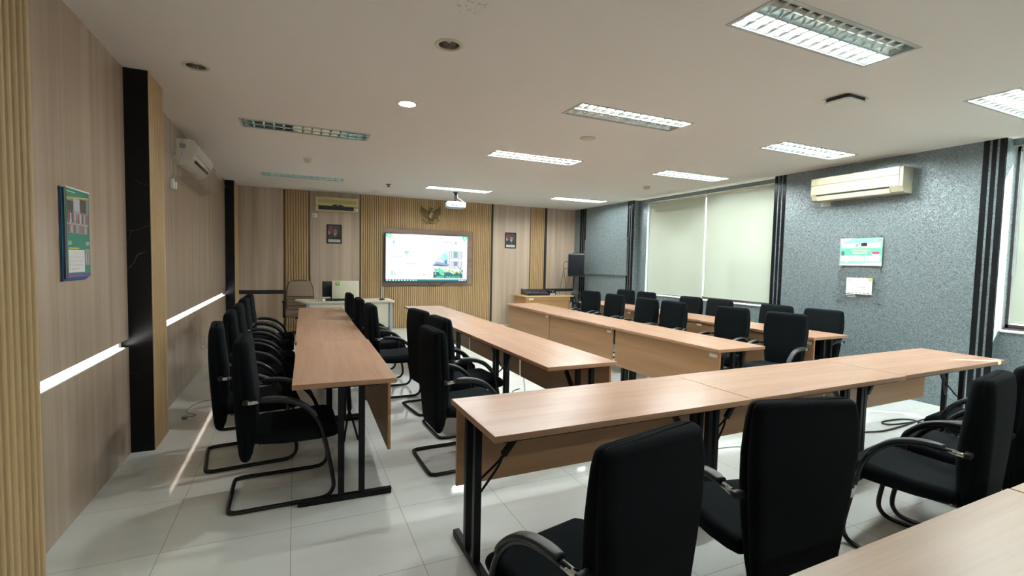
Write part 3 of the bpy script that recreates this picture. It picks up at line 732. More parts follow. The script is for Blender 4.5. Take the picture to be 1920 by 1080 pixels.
sk = MB(); sk.tube([(0.1655, 0.25, 0.345), (0.180, 0.25, 0.27)], 0.0134, 12, PAPER); sk.build('sticker', None, chairs[26])['label'] = 'white paper sticker'

# ================================================================== SCREEN WALL FITTINGS
# --- wall display
TX0, TX1, TZ0, TZ1 = 1.752, 3.622, 1.014, 2.078
t = thing('wall_display', 'large flat display glowing white with a wireless slide and a building photo', 'screen', ((TX0+TX1)/2, 10.46, TZ0))
w, h = TX1-TX0, TZ1-TZ0
cs = MB(); cs.rbox((-w/2, 0.0, 0), (w/2, 0.05, h), 0.006, mat('display_case', (0.03, 0.04, 0.055), 0.3), n=2); cs.build('casing', None, t)
mtg = MB(); mtg.box((-0.4, 0.05, 0.25), (0.4, 0.092, 0.8), BLACKMETAL); mtg.build('wall_bracket', None, t)
A = Art(glow, 0.0006); A.d = -0.001; sw, sh = w-0.036, h-0.040; X0, Z0 = -sw/2, 0.022
def SX(u): return X0+u*sw
def SZ(v): return Z0+v*sh        # v up from the bottom
WHT = (0.93, 0.97, 0.97); GRN = (0.05, 0.72, 0.42); TEAL = (0.03, 0.42, 0.40); PALE = (0.72, 0.86, 0.83)
A.rect(X0, Z0, sw, sh, WHT); A.layer()
A.rect(X0, Z0, sw, sh*0.042, (0.02, 0.20, 0.22)); A.rect(SX(0.86), SZ(0.05), sw*0.0, 0, WHT)
for u, s_ in ((0.035, 1), (0.967, 1)):
    A.poly([(SX(u-0.035), SZ(1)), (SX(u-0.035), SZ(0.955)), (SX(u-0.005), SZ(0.90)), (SX(u+0.03), SZ(0.95)), (SX(u+0.03), SZ(1))], (0.16, 0.85, 0.50))
A.poly([(SX(0.40), SZ(0.90)), (SX(0.455), SZ(0.81)), (SX(0.50), SZ(0.90)), (SX(0.56), SZ(0.82)), (SX(0.62), SZ(0.92))], (0.83, 0.95, 0.91))
A.rect(SX(0.025), SZ(0.235), sw*0.455, sh*0.40, (0.86, 0.92, 0.92)); A.layer()
A.poly([(SX(0.02), SZ(0.965)), (SX(0.035), SZ(0.925)), (SX(0.05), SZ(0.965)), (SX(0.035), SZ(0.99))], WHT); A.poly([(SX(0.955), SZ(0.965)), (SX(0.967), SZ(0.925)), (SX(0.98), SZ(0.965)), (SX(0.967), SZ(0.99))], WHT)
A.rect(SX(0.028), SZ(0.241), sw*0.449, sh*0.388, WHT)
A.layer()
A.poly([(SX(0.075), SZ(0.83)), (SX(0.100), SZ(0.875)), (SX(0.108), SZ(0.862)), (SX(0.092), SZ(0.83)), (SX(0.108), SZ(0.795)), (SX(0.100), SZ(0.782))], (0.20, 0.75, 0.60))
A.rect(SX(0.15), SZ(0.845), sw*0.13, sh*0.008, PALE); A.rect(SX(0.15), SZ(0.805), sw*0.11, sh*0.006, PALE)
A.rect(SX(0.15), SZ(0.825), sw*0.12, sh*0.008, (0.62, 0.84, 0.80))
A.wifi(SX(0.243), SZ(0.565), 0.075, TEAL)
A.text('Wi-Fi Tamu', SX(0.08), SZ(0.505), 0.030, (0.42, 0.52, 0.55)); A.text('Wi-Fi Peserta', SX(0.228), SZ(0.365), 0.030, (0.42, 0.52, 0.55))
for u, v, q in ((0.08, 0.468, 0.05), (0.20, 0.468, 0.03), (0.08, 0.432, 0.06), (0.20, 0.432, 0.07), (0.235, 0.328, 0.03), (0.34, 0.328, 0.05), (0.235, 0.292, 0.07), (0.34, 0.292, 0.10)): A.rect(SX(u), SZ(v), sw*q, sh*0.009, (0.72, 0.78, 0.80))
for u, v in ((0.062, 0.185), (0.062, 0.145)): A.rect(SX(u), SZ(v), sw*0.024, sh*0.022, GRN)
A.rect(SX(0.095), SZ(0.15), sw*0.025, sh*0.018, GRN)
for u, v, q in ((0.095, 0.19, 0.11), (0.13, 0.155, 0.08), (0.062, 0.105, 0.24)): A.rect(SX(u), SZ(v), sw*q, sh*0.010, (0.74, 0.84, 0.82))
A.rect(SX(0.37), SZ(0.165), sw*0.07, sh*0.008, (0.95, 0.70, 0.72)); A.rect(SX(0.37), SZ(0.125), sw*0.06, sh*0.012, (0.62, 0.62, 0.66)); A.poly([(SX(0.445), SZ(0.175)), (SX(0.462), SZ(0.155)), (SX(0.45), SZ(0.11)), (SX(0.452), SZ(0.15))], (0.80, 0.12, 0.22))
A.rect(SX(0.70), SZ(0.848), sw*0.12, sh*0.014, (0.68, 0.62, 0.68)); A.poly([(SX(0.835), SZ(0.80)), (SX(0.85), SZ(0.89)), (SX(0.865), SZ(0.80)), (SX(0.85), SZ(0.84))], (0.85, 0.20, 0.28)); A.rect(SX(0.875), SZ(0.87), sw*0.055, sh*0.008, (0.88, 0.72, 0.74)); A.rect(SX(0.875), SZ(0.815), sw*0.05, sh*0.008, (0.85, 0.85, 0.87))
# the building photograph on the slide
A.rect(SX(0.565), SZ(0.06), sw*0.375, sh*0.63, (0.86, 0.92, 0.96)); A.layer()
A.poly([(SX(0.565), SZ(0.45)), (SX(0.735), SZ(0.70)), (SX(0.565), SZ(0.70))], WHT)
A.poly([(SX(0.58), SZ(0.44)), (SX(0.72), SZ(0.69)), (SX(0.75), SZ(0.69)), (SX(0.75), SZ(0.33)), (SX(0.60), SZ(0.35))], (0.74, 0.82, 0.90))
A.rect(SX(0.76), SZ(0.25), sw*0.18, sh*0.43, (0.80, 0.86, 0.93)); A.layer()
for u in (0.765, 0.79, 0.815, 0.885, 0.905, 0.925): A.rect(SX(u), SZ(0.30), sw*0.006, sh*0.37, (0.36, 0.38, 0.46))
A.rect(SX(0.825), SZ(0.34), sw*0.05, sh*0.10, (0.30, 0.30, 0.52)); A.rect(SX(0.825), SZ(0.52), sw*0.05, sh*0.14, (0.25, 0.50, 0.40)); A.rect(SX(0.76), SZ(0.455), sw*0.18, sh*0.03, (0.95, 0.95, 0.97))
A.poly([(SX(0.66), SZ(0.48)), (SX(0.70), SZ(0.62)), (SX(0.75), SZ(0.58)), (SX(0.75), SZ(0.48)), (SX(0.72), SZ(0.42)), (SX(0.70), SZ(0.46))], (0.42, 0.88, 0.82))
A.poly([(SX(0.70), SZ(0.45)), (SX(0.745), SZ(0.49)), (SX(0.735), SZ(0.37)), (SX(0.72), SZ(0.37))], (0.10, 0.25, 0.38))
A.poly([(SX(0.555), SZ(0.345)), (SX(0.61), SZ(0.43)), (SX(0.76), SZ(0.385)), (SX(0.76), SZ(0.335)), (SX(0.73), SZ(0.33))], (0.32, 0.46, 0.66)); A.layer()
A.poly([(SX(0.555), SZ(0.345)), (SX(0.61), SZ(0.375)), (SX(0.76), SZ(0.34)), (SX(0.73), SZ(0.33))], (0.10, 0.14, 0.24))
A.rect(SX(0.57), SZ(0.07), sw*0.37, sh*0.14, (0.06, 0.16, 0.20)); A.layer()
rnd = random.Random(3)
for i in range(46):
    u = 0.585+0.355*rnd.random(); v = 0.15+0.16*rnd.random()*(1 if u > 0.66 else 0.8)
    A.disc(SX(u), SZ(v), 0.012+0.016*rnd.random(), [(0.30, 0.62, 0.25), (0.70, 0.80, 0.32), (0.16, 0.42, 0.26), (0.55, 0.85, 0.45), (0.92, 0.93, 0.80)][i % 5], n=7)
A.layer()
for u, v in ((0.62, 0.255), (0.63, 0.21), (0.645, 0.17), (0.66, 0.215)): A.poly([(SX(u), SZ(v)), (SX(u+0.022), SZ(v+0.055)), (SX(u+0.045), SZ(v)), (SX(u+0.022), SZ(v-0.04))], (0.12, 0.92, 0.45))
A.text('kemenkes', SX(0.70), SZ(0.195), 0.042, (0.25, 0.95, 0.75)); A.rect(SX(0.575), SZ(0.06), sw*0.05, sh*0.02, (0.9, 0.85, 0.35))
A.layer(); A.text('BBPK JAKARTA', SX(0.61), SZ(0.072), 0.050, (0.08, 0.95, 0.55), w=sw*0.30)
for i, u in enumerate((0.008, 0.042, 0.078, 0.112, 0.146, 0.180, 0.215, 0.248, 0.283, 0.317, 0.350)): A.rrect(SX(u), SZ(0.010), sw*0.018, sh*0.024, 0.004, [(0.9, 0.97, 0.98), (0.35, 0.90, 0.82), (0.95, 0.72, 0.75), (0.85, 0.95, 0.95)][[0, 0, 0, 1, 3, 1, 2, 1, 1, 3, 1][i]])
for u, q in ((0.89, 0.02), (0.92, 0.035), (0.97, 0.012)): A.rect(SX(u), SZ(0.014), sw*q, sh*0.016, (0.85, 0.95, 0.96))
A.mb.build('picture', None, t)['label'] = 'lit slide with taskbar'
cb = MB(); cb.tube(smooth_path([(1.72, 10.53, 0.93), (1.9, 10.532, 0.925), (2.3, 10.535, 0.935), (2.75, 10.532, 0.925), (2.95, 10.53, 0.94), (3.06, 10.525, 0.99), (3.10, 10.52, 1.03)], 5), 0.007, 8, CABLEBLACK)
cb.tube(smooth_path([(2.70, 10.52, 1.02), (2.76, 10.528, 0.96), (2.9, 10.53, 0.945)], 5), 0.006, 8, CABLEBLACK)
tag(cb.build('display_cable'), 'black cable hanging along the lower edge of the display recess', 'cable')
tag(MB().rbox((1.685, 10.505, 0.10), (1.715, 10.532, 0.93), 0.003, mat('grey_trunking', (0.45, 0.44, 0.40), 0.5), n=1).build('cable_trunking'), 'pale upright cable trunking below the display recess', 'trunking')

# --- framed portraits
def portrait(x0, z0, w, h, lab, person, glare=False):
    t = thing('framed_portrait', lab, 'picture', (x0+w/2, YB, z0), 0, 'framed portraits on the screen wall')
    f = MB(); e = 0.026
    for a, bb in (((-w/2, -0.026, 0), (w/2, 0, e)), ((-w/2, -0.026, h-e), (w/2, 0, h)), ((-w/2, -0.026, e), (-w/2+e, 0, h-e)), ((w/2-e, -0.026, e), (w/2, 0, h-e))): f.rbox(a, bb, 0.003, n=1)
    f.build('frame', mat('picture_frame_black', (0.012, 0.010, 0.009), 0.3), t)
    A = Art(); A.d = -0.010; iw, ih = w-2*e, h-2*e
    def U(u): return -iw/2+u*iw
    def V(v): return e+v*ih
    A.rect(U(0), V(0), iw, ih, (0.045, 0.052, 0.058)); A.layer()
    A.poly([(U(0), V(1)), (U(0), V(0.55)), (U(0.30), V(0.50)), (U(0.38), V(0.80)), (U(0.22), V(1))], (0.22, 0.02, 0.045)); A.layer()
    A.poly([(U(0), V(0.74)), (U(0), V(0.46)), (U(0.22), V(0.50))], (0.40, 0.40, 0.46)); A.layer()
    A.poly([(U(0.0), V(0.18)), (U(0.03), V(0.42)), (U(0.18), V(0.50)), (U(0.42), V(0.58)), (U(0.74), V(0.58)), (U(0.90), V(0.48)), (U(0.99), V(0.40)), (U(1), V(0.18))], (0.014, 0.016, 0.019)); A.layer()
    A.poly([(U(0.42), V(0.57)), (U(0.56), V(0.36)), (U(0.60), V(0.36)), (U(0.72), V(0.57)), (U(0.58), V(0.54))], (0.55, 0.52, 0.53)); A.layer()
    A.poly([(U(0.57), V(0.53)), (U(0.61), V(0.53)), (U(0.63), V(0.28)), (U(0.585), V(0.25)), (U(0.55), V(0.28))], (0.16, 0.015, 0.03))
    A.poly([(U(0.50), V(0.60)), (U(0.51), V(0.53)), (U(0.58), V(0.51)), (U(0.66), V(0.54)), (U(0.67), V(0.60))], (0.25, 0.13, 0.09)); A.layer()
    A.disc(U(0.585), V(0.72), iw*0.155, (0.016, 0.014, 0.014), ih*0.155); A.layer()
    A.disc(U(0.585), V(0.685), iw*0.135, (0.30, 0.165, 0.115), ih*0.135); A.layer()
    for u in (0.53, 0.64): A.rect(U(u)-0.006, V(0.70), 0.012, 0.003, (0.04, 0.03, 0.03)); A.rect(U(u)-0.007, V(0.73), 0.014, 0.003, (0.05, 0.035, 0.03))
    A.rect(U(0.555), V(0.625), iw*0.06, 0.003, (0.17, 0.06, 0.05)); A.poly([(U(0.575), V(0.70)), (U(0.60), V(0.70)), (U(0.61), V(0.655)), (U(0.565), V(0.655))], (0.25, 0.13, 0.09))
    if person == 2: A.poly([(U(0.44), V(0.78)), (U(0.47), V(0.90)), (U(0.70), V(0.90)), (U(0.73), V(0.78))], (0.012, 0.012, 0.014))
    else: A.disc(U(0.80), V(0.40), 0.006, (0.45, 0.35, 0.20))
    A.rect(U(0.0), V(0.0), iw, ih*0.175, (0.50, 0.52, 0.53)); A.layer()
    A.rect(U(0.10), V(0.10), iw*0.8, 0.004, (0.30, 0.30, 0.32)); A.rect(U(0.25), V(0.06), iw*0.5, 0.004, (0.30, 0.30, 0.32))
    A.mb.build('print', None, t)
    MB().box((-iw/2, -0.0155, e), (iw/2, -0.0145, e+ih)).build('glass', ACRYLIC, t)
portrait(0.599, 1.807, 0.290, 0.392, 'framed portrait of a bare-headed man in a dark suit, under the yellowed air conditioner', 1)
portrait(4.580, 1.833, 0.287, 0.376, 'framed portrait of a man in a black cap, above the mixing console side', 2)

# --- eagle crest
t = thing('eagle_emblem', 'dark bronze eagle crest with spread wings above the display', 'emblem', (2.755, 10.520, 2.33))
def relief(pts, d0, d1, nm, mt=BRONZE, parent=t):
    m = MB(); m.prism(pts, d0, d1, 'y', mt); return m.build(nm, None, parent, fix=True)
for s_ in (-1, 1):
    wg = MB(); outl = [(0.045, 0.10), (0.11, 0.105), (0.17, 0.14), (0.215, 0.20), (0.235, 0.27), (0.225, 0.33), (0.205, 0.385), (0.190, 0.34), (0.165, 0.325), (0.13, 0.31), (0.10, 0.29), (0.075, 0.27), (0.045, 0.25)]
    wg.prism([(s_*x, z) for x, z in outl], -0.012, 0.004, 'y', BRONZE)
    for k in range(9):       # feathers
        a = k/8; x0, z0 = 0.05+0.05*a, 0.135+0.14*a; x1, z1 = 0.075+0.14*a, 0.105+0.25*a*a+0.02*a
        wg.tube(smooth_path([(s_*x0, -0.014, z0), (s_*(x0+x1)/2*1.06, -0.022, (z0+z1)/2-0.012), (s_*x1*1.08, -0.012, z1)], 4), lambda i: 0.0085-0.0005*i, 6, BRONZE)
    wg.build('wing', None, t, fix=True)
bd = MB(); bd.lathe([(0, 0.05), (0.035, 0.07), (0.055, 0.14), (0.052, 0.22), (0.034, 0.27), (0.028, 0.295), (0.033, 0.315), (0.030, 0.335), (0, 0.35)], 16, BRONZE, mx=Matrix.Scale(0.6, 4, (0, 1, 0)))
bd.tube([(0.02, -0.015, 0.322), (0.05, -0.02, 0.318), (0.058, -0.02, 0.308)], lambda i: (0.011, 0.007, 0.003)[i], 8, BRONZE); bd.build('body', None, t, fix=True)
tl = MB()
for k in range(7): x = (k-3)*0.016; tl.tube([(x*0.6, -0.008, 0.085), (x*1.3, -0.014, 0.04), (x*1.9, -0.008, -0.012+abs(x)*0.25)], lambda i: (0.008, 0.009, 0.006)[i], 6, BRONZE)
tl.build('tail', None, t, fix=True)
sh_ = Art(); sh_.d = -0.036; sh_.mb.prism([(-0.042, 0.135), (-0.046, 0.225), (0, 0.232), (0.046, 0.225), (0.042, 0.135), (0, 0.092)], -0.036, -0.028, 'y', BRONZE)
sh_.layer(); sh_.poly([(-0.042, 0.180), (-0.043, 0.222), (0, 0.228), (0, 0.180)], (0.26, 0.03, 0.03)); sh_.poly([(0, 0.18), (0, 0.228), (0.043, 0.222), (0.042, 0.18)], (0.45, 0.43, 0.40)); sh_.poly([(-0.04, 0.135), (-0.042, 0.18), (0, 0.18), (0, 0.095)], (0.45, 0.43, 0.40)); sh_.poly([(0, 0.18), (0.042, 0.18), (0.04, 0.135), (0, 0.095)], (0.26, 0.03, 0.03))
sh_.layer(); sh_.rect(-0.044, 0.174, 0.088, 0.012, (0.03, 0.03, 0.03)); sh_.disc(0.021, 0.204, 0.011, (0.03, 0.03, 0.03), n=10); sh_.disc(-0.021, 0.204, 0.011, (0.20, 0.20, 0.06), n=10); sh_.disc(-0.018, 0.148, 0.010, (0.35, 0.25, 0.05), n=10); sh_.disc(0.018, 0.148, 0.010, (0.05, 0.05, 0.05), n=8)
sh_.layer(); sh_.poly([(-0.014, 0.18), (-0.004, 0.190), (0, 0.199), (0.004, 0.190), (0.014, 0.18), (0.005, 0.176), (0, 0.163), (-0.005, 0.176)], (0.60, 0.48, 0.10))
sh_.mb.build('shield', None, t, fix=False)['label'] = 'quartered red and white shield'
rb = MB(); rib = [(-0.20, 0.072), (-0.17, 0.040), (-0.10, 0.022), (0, 0.014), (0.10, 0.022), (0.17, 0.040), (0.20, 0.072)]
rb.prism([(x, z+0.017) for x, z in rib]+[(x, z-0.017) for x, z in reversed(rib)], -0.030, -0.020, 'y', BRONZE)
for s_ in (-1, 1): rb.tube(smooth_path([(s_*0.03, -0.02, 0.10), (s_*0.05, -0.03, 0.065), (s_*0.06, -0.034, 0.03)]), 0.008, 6, BRONZE)
rb.build('ribbon', None, t, fix=True)

# --- yellowed air conditioner on the screen wall
def ac_body(m, w, prof, mt, mx):
    """prof: (depth, z) outline from wall top round to wall bottom"""
    m.prism([(-d, z) for d, z in prof], -w/2, w/2, 'x', mt, mx)
t = thing('air_conditioner', 'yellowed split air conditioner with a front grille on the screen wall', 'air conditioner', (0.787, YB, 2.462))
m = MB(); I4 = Matrix.Identity(4)
m.prism([(0, 0.27), (-0.16, 0.27), (-0.175, 0.255), (-0.185, 0.09), (-0.175, 0.065), (-0.12, 0.01), (-0.10, 0.0), (0, 0.0)], -0.405, 0.405, 'x', YELLOWPLASTIC); m.build('casing', None, t, fix=True)
g = MB(); g.box((-0.365, -0.190, 0.145), (0.37, -0.178, 0.215), mat('yellow_grille', (0.40, 0.35, 0.14), 0.5))
for i in range(9): g.box((-0.365, -0.1925, 0.148+0.0076*i), (0.37, -0.190, 0.1505+0.0076*i), YELLOWPLASTIC)
g.build('intake_grille', None, t)
o = MB(); o.prism([(-0.1865, 0.083), (-0.1785, 0.068), (-0.135, 0.022), (-0.140, 0.018), (-0.186, 0.064), (-0.1915, 0.085)], -0.355, 0.32, 'x', DARK); o.box((-0.40, -0.1885, 0.088), (0.40, -0.184, 0.096), DARK)
o.build('outlet', None, t, fix=True)
e = MB(); e.prism([(0.19*math.cos(a/10*PI)*0.62+0.01, 0.092+0.035*math.sin(a/10*PI)) for a in range(11)], -0.192, -0.184, 'y', DARK); e.build('badge_arch', None, t, fix=True)
bdg = MB(); bdg.cyl((0.01, -0.192, 0.117), (0.01, -0.196, 0.117), 0.018, 14, GREY); bdg.rbox((0.36, -0.19, 0.0), (0.40, -0.12, 0.06), 0.006, ACWHITE, n=1); bdg.build('badge', None, t)

def socket(x, y, z, rz, lab, w=0.085, h=0.085, holes=True, mt=WHITE):
    t = thing('wall_socket', lab, 'socket', (x, y, z), rz, 'wall sockets and switches')
    MB().rbox((-w/2, -0.012, -h/2), (w/2, 0.0, h/2), 0.004, mt, n=2).build('plate', None, t)
    f = MB()
    if holes: f.lathe([(0, -0.0), (0.024, -0.0), (0.026, 0.003), (0, 0.003)], 20, ACWHITE, mx=Matrix.Translation((0, -0.012, 0)) @ Matrix.Rotation(PI/2, 4, 'X')); [f.cyl((s_*0.009, -0.0155, 0), (s_*0.009, -0.0158, 0), 0.003, 8, DARK) for s_ in (-1, 1)]
    else: [f.rbox((-w/2+0.008+i*(w-0.016)/3, -0.016, -h/2+0.012), (-w/2+0.006+(i+1)*(w-0.016)/3, -0.012, h/2-0.012), 0.002, ACWHITE, n=1) for i in range(3)]
    f.build('face', None, t)
socket(0.369, YB, 2.361, 0, 'white wall socket beside the portrait, just below the yellowed air conditioner')
socket(XL, 7.457, 0.326, PI/2, 'white wall socket low on the wood panel wall', 0.075, 0.115)
socket(XR, 4.185, 2.372, -PI/2, 'white switch plate under the cream air conditioner', 0.13, 0.075, False)

# --- wood wall: air conditioner, its clear deflector, trunking, calendar
t = thing('air_conditioner', 'white split air conditioner with rounded front high on the wood panel wall', 'air conditioner', (XL, 6.66, 2.455), PI/2)
prof = [(0, 0.275), (-0.115, 0.275), (-0.155, 0.262), (-0.178, 0.225), (-0.180, 0.17), (-0.165, 0.11), (-0.135, 0.055), (-0.09, 0.015), (-0.05, 0.0), (0, 0.0)]
MB().prism(prof, -0.54, 0.54, 'x', ACWHITE, smooth=False).build('casing', None, t, fix=True)
fp = MB(); fp.prism([(-0.120, 0.279), (-0.160, 0.266), (-0.184, 0.228), (-0.187, 0.17), (-0.172, 0.112), (-0.166, 0.113), (-0.179, 0.17), (-0.176, 0.226), (-0.155, 0.261), (-0.12, 0.274)], -0.52, 0.535, 'x', mat('ac_front', (0.78, 0.78, 0.74), 0.22)); fp.build('front_panel', None, t, fix=True)
lv = MB(); lv.prism([(-0.1555, 0.077), (-0.1415, 0.053), (-0.132, 0.058), (-0.146, 0.084)], -0.40, 0.44, 'x', DARK); lv.build('outlet', None, t, fix=True)
gp = MB(); gp.box((-0.40, -0.112, 0.2755), (0.40, -0.02, 0.281), DARK); gp.build('intake_grille', None, t)
tg = MB(); tg.rbox((-0.5445, -0.085, 0.175), (-0.540, -0.030, 0.225), 0.002, GREY, n=1); tg.tube([(-0.543, -0.06, 0.275), (-0.5435, -0.05, 0.22)], 0.002, 5, GREY); tg.tube([(-0.543, -0.08, 0.19), (-0.44, -0.185, 0.13), (0.5, -0.172, 0.09)], 0.002, 5, GREY); tg.tube([(-0.5435, -0.06, 0.18), (-0.541, -0.02, 0.02), (-0.55, -0.008, -0.14)], 0.002, 5, GREY)
tg.build('hanging_cord', None, t)
df = thing('air_deflector', 'clear acrylic draught deflector under the white air conditioner on the wood wall', 'deflector', (XL, 6.72, 2.27), PI/2)
d_ = MB(); d_.prism([(0, 0.0), (0, 0.005), (-0.19, 0.098), (-0.30, 0.165), (-0.303, 0.160), (-0.19, 0.092)], -0.80, 0.80, 'x', ACRYLIC); d_.build('sheet', None, df, fix=True)
bk_ = MB()
for x in (-0.5, 0.5): bk_.tube([(x, 0, 0.18), (x, -0.16, 0.088)], 0.003, 6, CHROME)
bk_.build('bracket', None, df)
t = thing('power_outlet_box', 'small white plug box with cords beside the wood wall air conditioner', 'plug box', (XL, 5.84, 2.215), PI/2)
MB().rbox((-0.035, -0.03, -0.05), (0.02, 0, 0.05), 0.004, WHITE, n=2).build('body', None, t); MB().rbox((0.022, -0.045, -0.05), (0.055, 0, 0.025), 0.004, ACWHITE, n=2).build('plug', None, t)
cd = MB(); cd.tube(smooth_path([(0.0, -0.02, 0.05), (-0.01, -0.03, 0.14), (0.03, -0.02, 0.25), (0.07, -0.03, 0.30), (0.04, -0.03, 0.34), (0.0, -0.02, 0.31), (0.03, -0.02, 0.26)]), 0.005, 6, GREY); cd.build('cord', None, t)

t = thing('wall_calendar', 'hanging wall calendar open at July 2025 with group photos and a date grid', 'calendar', (XL, 3.463, 1.345), PI/2)
pg = MB()
for k in range(4): pg.box((-0.165+0.003*k, -0.006-0.006*k, 0.006*k), (0.16, -0.003-0.006*k, 0.505), [paint((0.05, 0.06, 0.22)), paint((0.03, 0.32, 0.36)), paint((0.06, 0.05, 0.20)), PAPER][k])
pg.build('pages', None, t)
A = Art(); A.d = -0.0275
def cu(u): return -0.16+0.32*u
def cv(v): return 0.018+0.487*v
A.rect(-0.158, 0.018, 0.318, 0.487, (0.035, 0.23, 0.17)); A.layer()
A.rect(cu(0), cv(0), 0.318, 0.487*0.045, (0.16, 0.10, 0.36)); A.poly([(cu(0.04), cv(0.895)), (cu(0.04), cv(0.875)), (cu(0.96), cv(0.925)), (cu(0.96), cv(0.94))], (0.55, 0.52, 0.05))
A.poly([(cu(0.06), cv(0.50)), (cu(0.06), cv(0.875)), (cu(0.95), cv(0.925)), (cu(0.95), cv(0.50))], (0.30, 0.28, 0.27)); A.rect(cu(0.06), cv(0.06), 0.318*0.68, 0.487*0.255, (0.78, 0.80, 0.80)); A.rect(cu(0.76), cv(0.14), 0.318*0.22, 0.487*0.19, (0.36, 0.34, 0.36))
A.text('JULI', cu(0.05), cv(0.375), 0.020, (0.85, 0.87, 0.87)); A.text('2025', cu(0.80), cv(0.375), 0.020, (0.85, 0.87, 0.87)); A.rect(cu(0.05), cv(0.955), 0.11, 0.005, (0.6, 0.72, 0.66)); A.layer()
A.rect(cu(0.06), cv(0.66), 0.318*0.24, 0.487*0.20, (0.06, 0.05, 0.05)); A.rect(cu(0.31), cv(0.66), 0.318*0.26, 0.487*0.235, (0.48, 0.50, 0.58)); A.rect(cu(0.58), cv(0.74), 0.318*0.28, 0.487*0.16, (0.07, 0.05, 0.05)); A.rect(cu(0.04), cv(0.60), 0.318*0.91, 0.006, (0.55, 0.55, 0.55))
A.layer()
for v, nn, k in ((0.66, 11, 1.0), (0.54, 8, 0.8)):
    for i in range(nn):
        u = 0.10+0.82*i/(nn-1); c_ = [(0.30, 0.10, 0.13), (0.55, 0.53, 0.55), (0.12, 0.12, 0.16), (0.42, 0.40, 0.45), (0.25, 0.17, 0.17)][i % 5]
        A.rect(cu(u)-0.010*k, cv(v)-0.02*k, 0.020*k, 0.052*k, c_); A.disc(cu(u), cv(v)+0.040*k, 0.0065*k, (0.30, 0.20, 0.16), n=8)
for i in range(4): A.rect(cu(0.79+0.05*i), cv(0.18), 0.011, 0.045, [(0.60, 0.58, 0.60), (0.20, 0.18, 0.2), (0.5, 0.45, 0.47), (0.3, 0.2, 0.2)][i])
A.rect(cu(0.08), cv(0.325), 0.318*0.42, 0.008, (0.62, 0.58, 0.08)); A.layer()
k = 1
for r_ in range(5):
    for q in range(7):
        if (r_ == 0 and q < 2) or k > 31: continue
        A.text(str(k), cu(0.09+0.088*q), cv(0.272-0.045*r_), 0.0085, (0.5, 0.08, 0.08) if q == 0 else (0.16, 0.16, 0.18)); k += 1
A.mb.build('top_sheet', None, t)['label'] = 'green calendar sheet'
hk = MB(); hk.tube(smooth_path([(-0.03, -0.012, 0.505), (-0.02, -0.02, 0.520), (0.02, -0.02, 0.520), (0.03, -0.012, 0.505)]), 0.002, 6, GREY); hk.box((-0.16, -0.030, 0.502), (0.16, -0.002, 0.509), PAPER); hk.build('hanger_bar', None, t)

# --- silver wall: cream air conditioner, clear deflector, two sign plates
t = thing('air_conditioner', 'long cream split air conditioner on the silver flake wall', 'air conditioner', (XR, 3.735, 2.392), -PI/2)
prof = [(0, 0.30), (-0.185, 0.30), (-0.197, 0.285), (-0.197, 0.075), (-0.185, 0.055), (-0.165, 0.015), (-0.14, 0.0), (0, 0.0)]
MB().prism(prof, -0.535, 0.535, 'x', CREAMPLASTIC).build('casing', None, t, fix=True)
fp = MB(); fp.rbox((-0.53, -0.204, 0.205), (0.50, -0.197, 0.298), 0.003, CREAMPLASTIC, n=1); fp.rbox((-0.53, -0.204, 0.082), (0.50, -0.197, 0.200), 0.003, CREAMPLASTIC, n=1); fp.build('front_panel', None, t)
ot = MB(); ot.prism([(-0.199, 0.078), (-0.194, 0.066), (-0.1985, 0.062), (-0.2035, 0.076)], -0.46, 0.40, 'x', DARK); ot.build('outlet', None, t, fix=True)
fl = MB(); fl.prism([(-0.199, 0.060), (-0.172, 0.006), (-0.166, 0.010), (-0.192, 0.062)], -0.46, 0.40, 'x', mat('ac_flap', (0.60, 0.58, 0.50), 0.4)); fl.build('flap', None, t, fix=True)
tx = Art(); tx.d = -0.2045; tx.text('Panasonic', -0.02, 0.155, 0.012, (0.25, 0.25, 0.24), align='c'); tx.mb.build('nameplate', None, t)
sd = MB(); sd.rbox((0.535, -0.09, 0.15), (0.542, -0.03, 0.21), 0.002, GREY, n=1); sd.build('side_clip', None, t)
df = thing('air_deflector', 'clear acrylic draught deflector strip under the cream air conditioner', 'deflector', (XR, 3.70, 2.325), -PI/2)
d_ = MB(); d_.prism([(0, 0.0), (0, 0.005), (-0.16, 0.035), (-0.16, 0.030)], -0.68, 0.62, 'x', ACRYLIC); d_.build('sheet', None, df, fix=True)
st_ = MB()
for x in (-0.35, 0.45): st_.cyl((x, -0.02, 0.0), (x, -0.02, 0.03), 0.006, 8, CHROME)
st_.build('bracket', None, df)

def standoffs(t, pts):
    for x, z in pts:
        MB().cyl((x, 0.0, z), (x, -0.024, z), 0.0085, 14, CHROME).build('standoff', None, t)
t = thing('sign_plate', 'green information board in clear acrylic on the silver wall, upper of two', 'sign', (XR, 3.705, 1.548), -PI/2)
w, h = 0.495, 0.345
MB().box((-w/2-0.008, -0.0215, -0.03), (w/2+0.012, -0.0185, h+0.025)).build('acrylic_sheet', ACRYLIC, t)
A = Art(); A.d = -0.0225; A.mb.box((-w/2, -0.0225, 0), (w/2, -0.0216, h), PAPER); A.layer()
def pu(u): return -w/2+w*u
def pv(v): return h*v
A.rect(pu(0), pv(0), w, h, (0.27, 0.60, 0.46)); A.layer(); A.poly([(pu(0), pv(0)), (pu(1), pv(0)), (pu(1), pv(0.12)), (pu(0), pv(0.05))], (0.66, 0.80, 0.74)); A.rect(pu(0), pv(0.38), w, h*0.24, (0.12, 0.50, 0.35)); A.poly([(pu(0), pv(1)), (pu(0), pv(0.8)), (pu(0.3), pv(1))], (0.72, 0.85, 0.80)); A.layer()
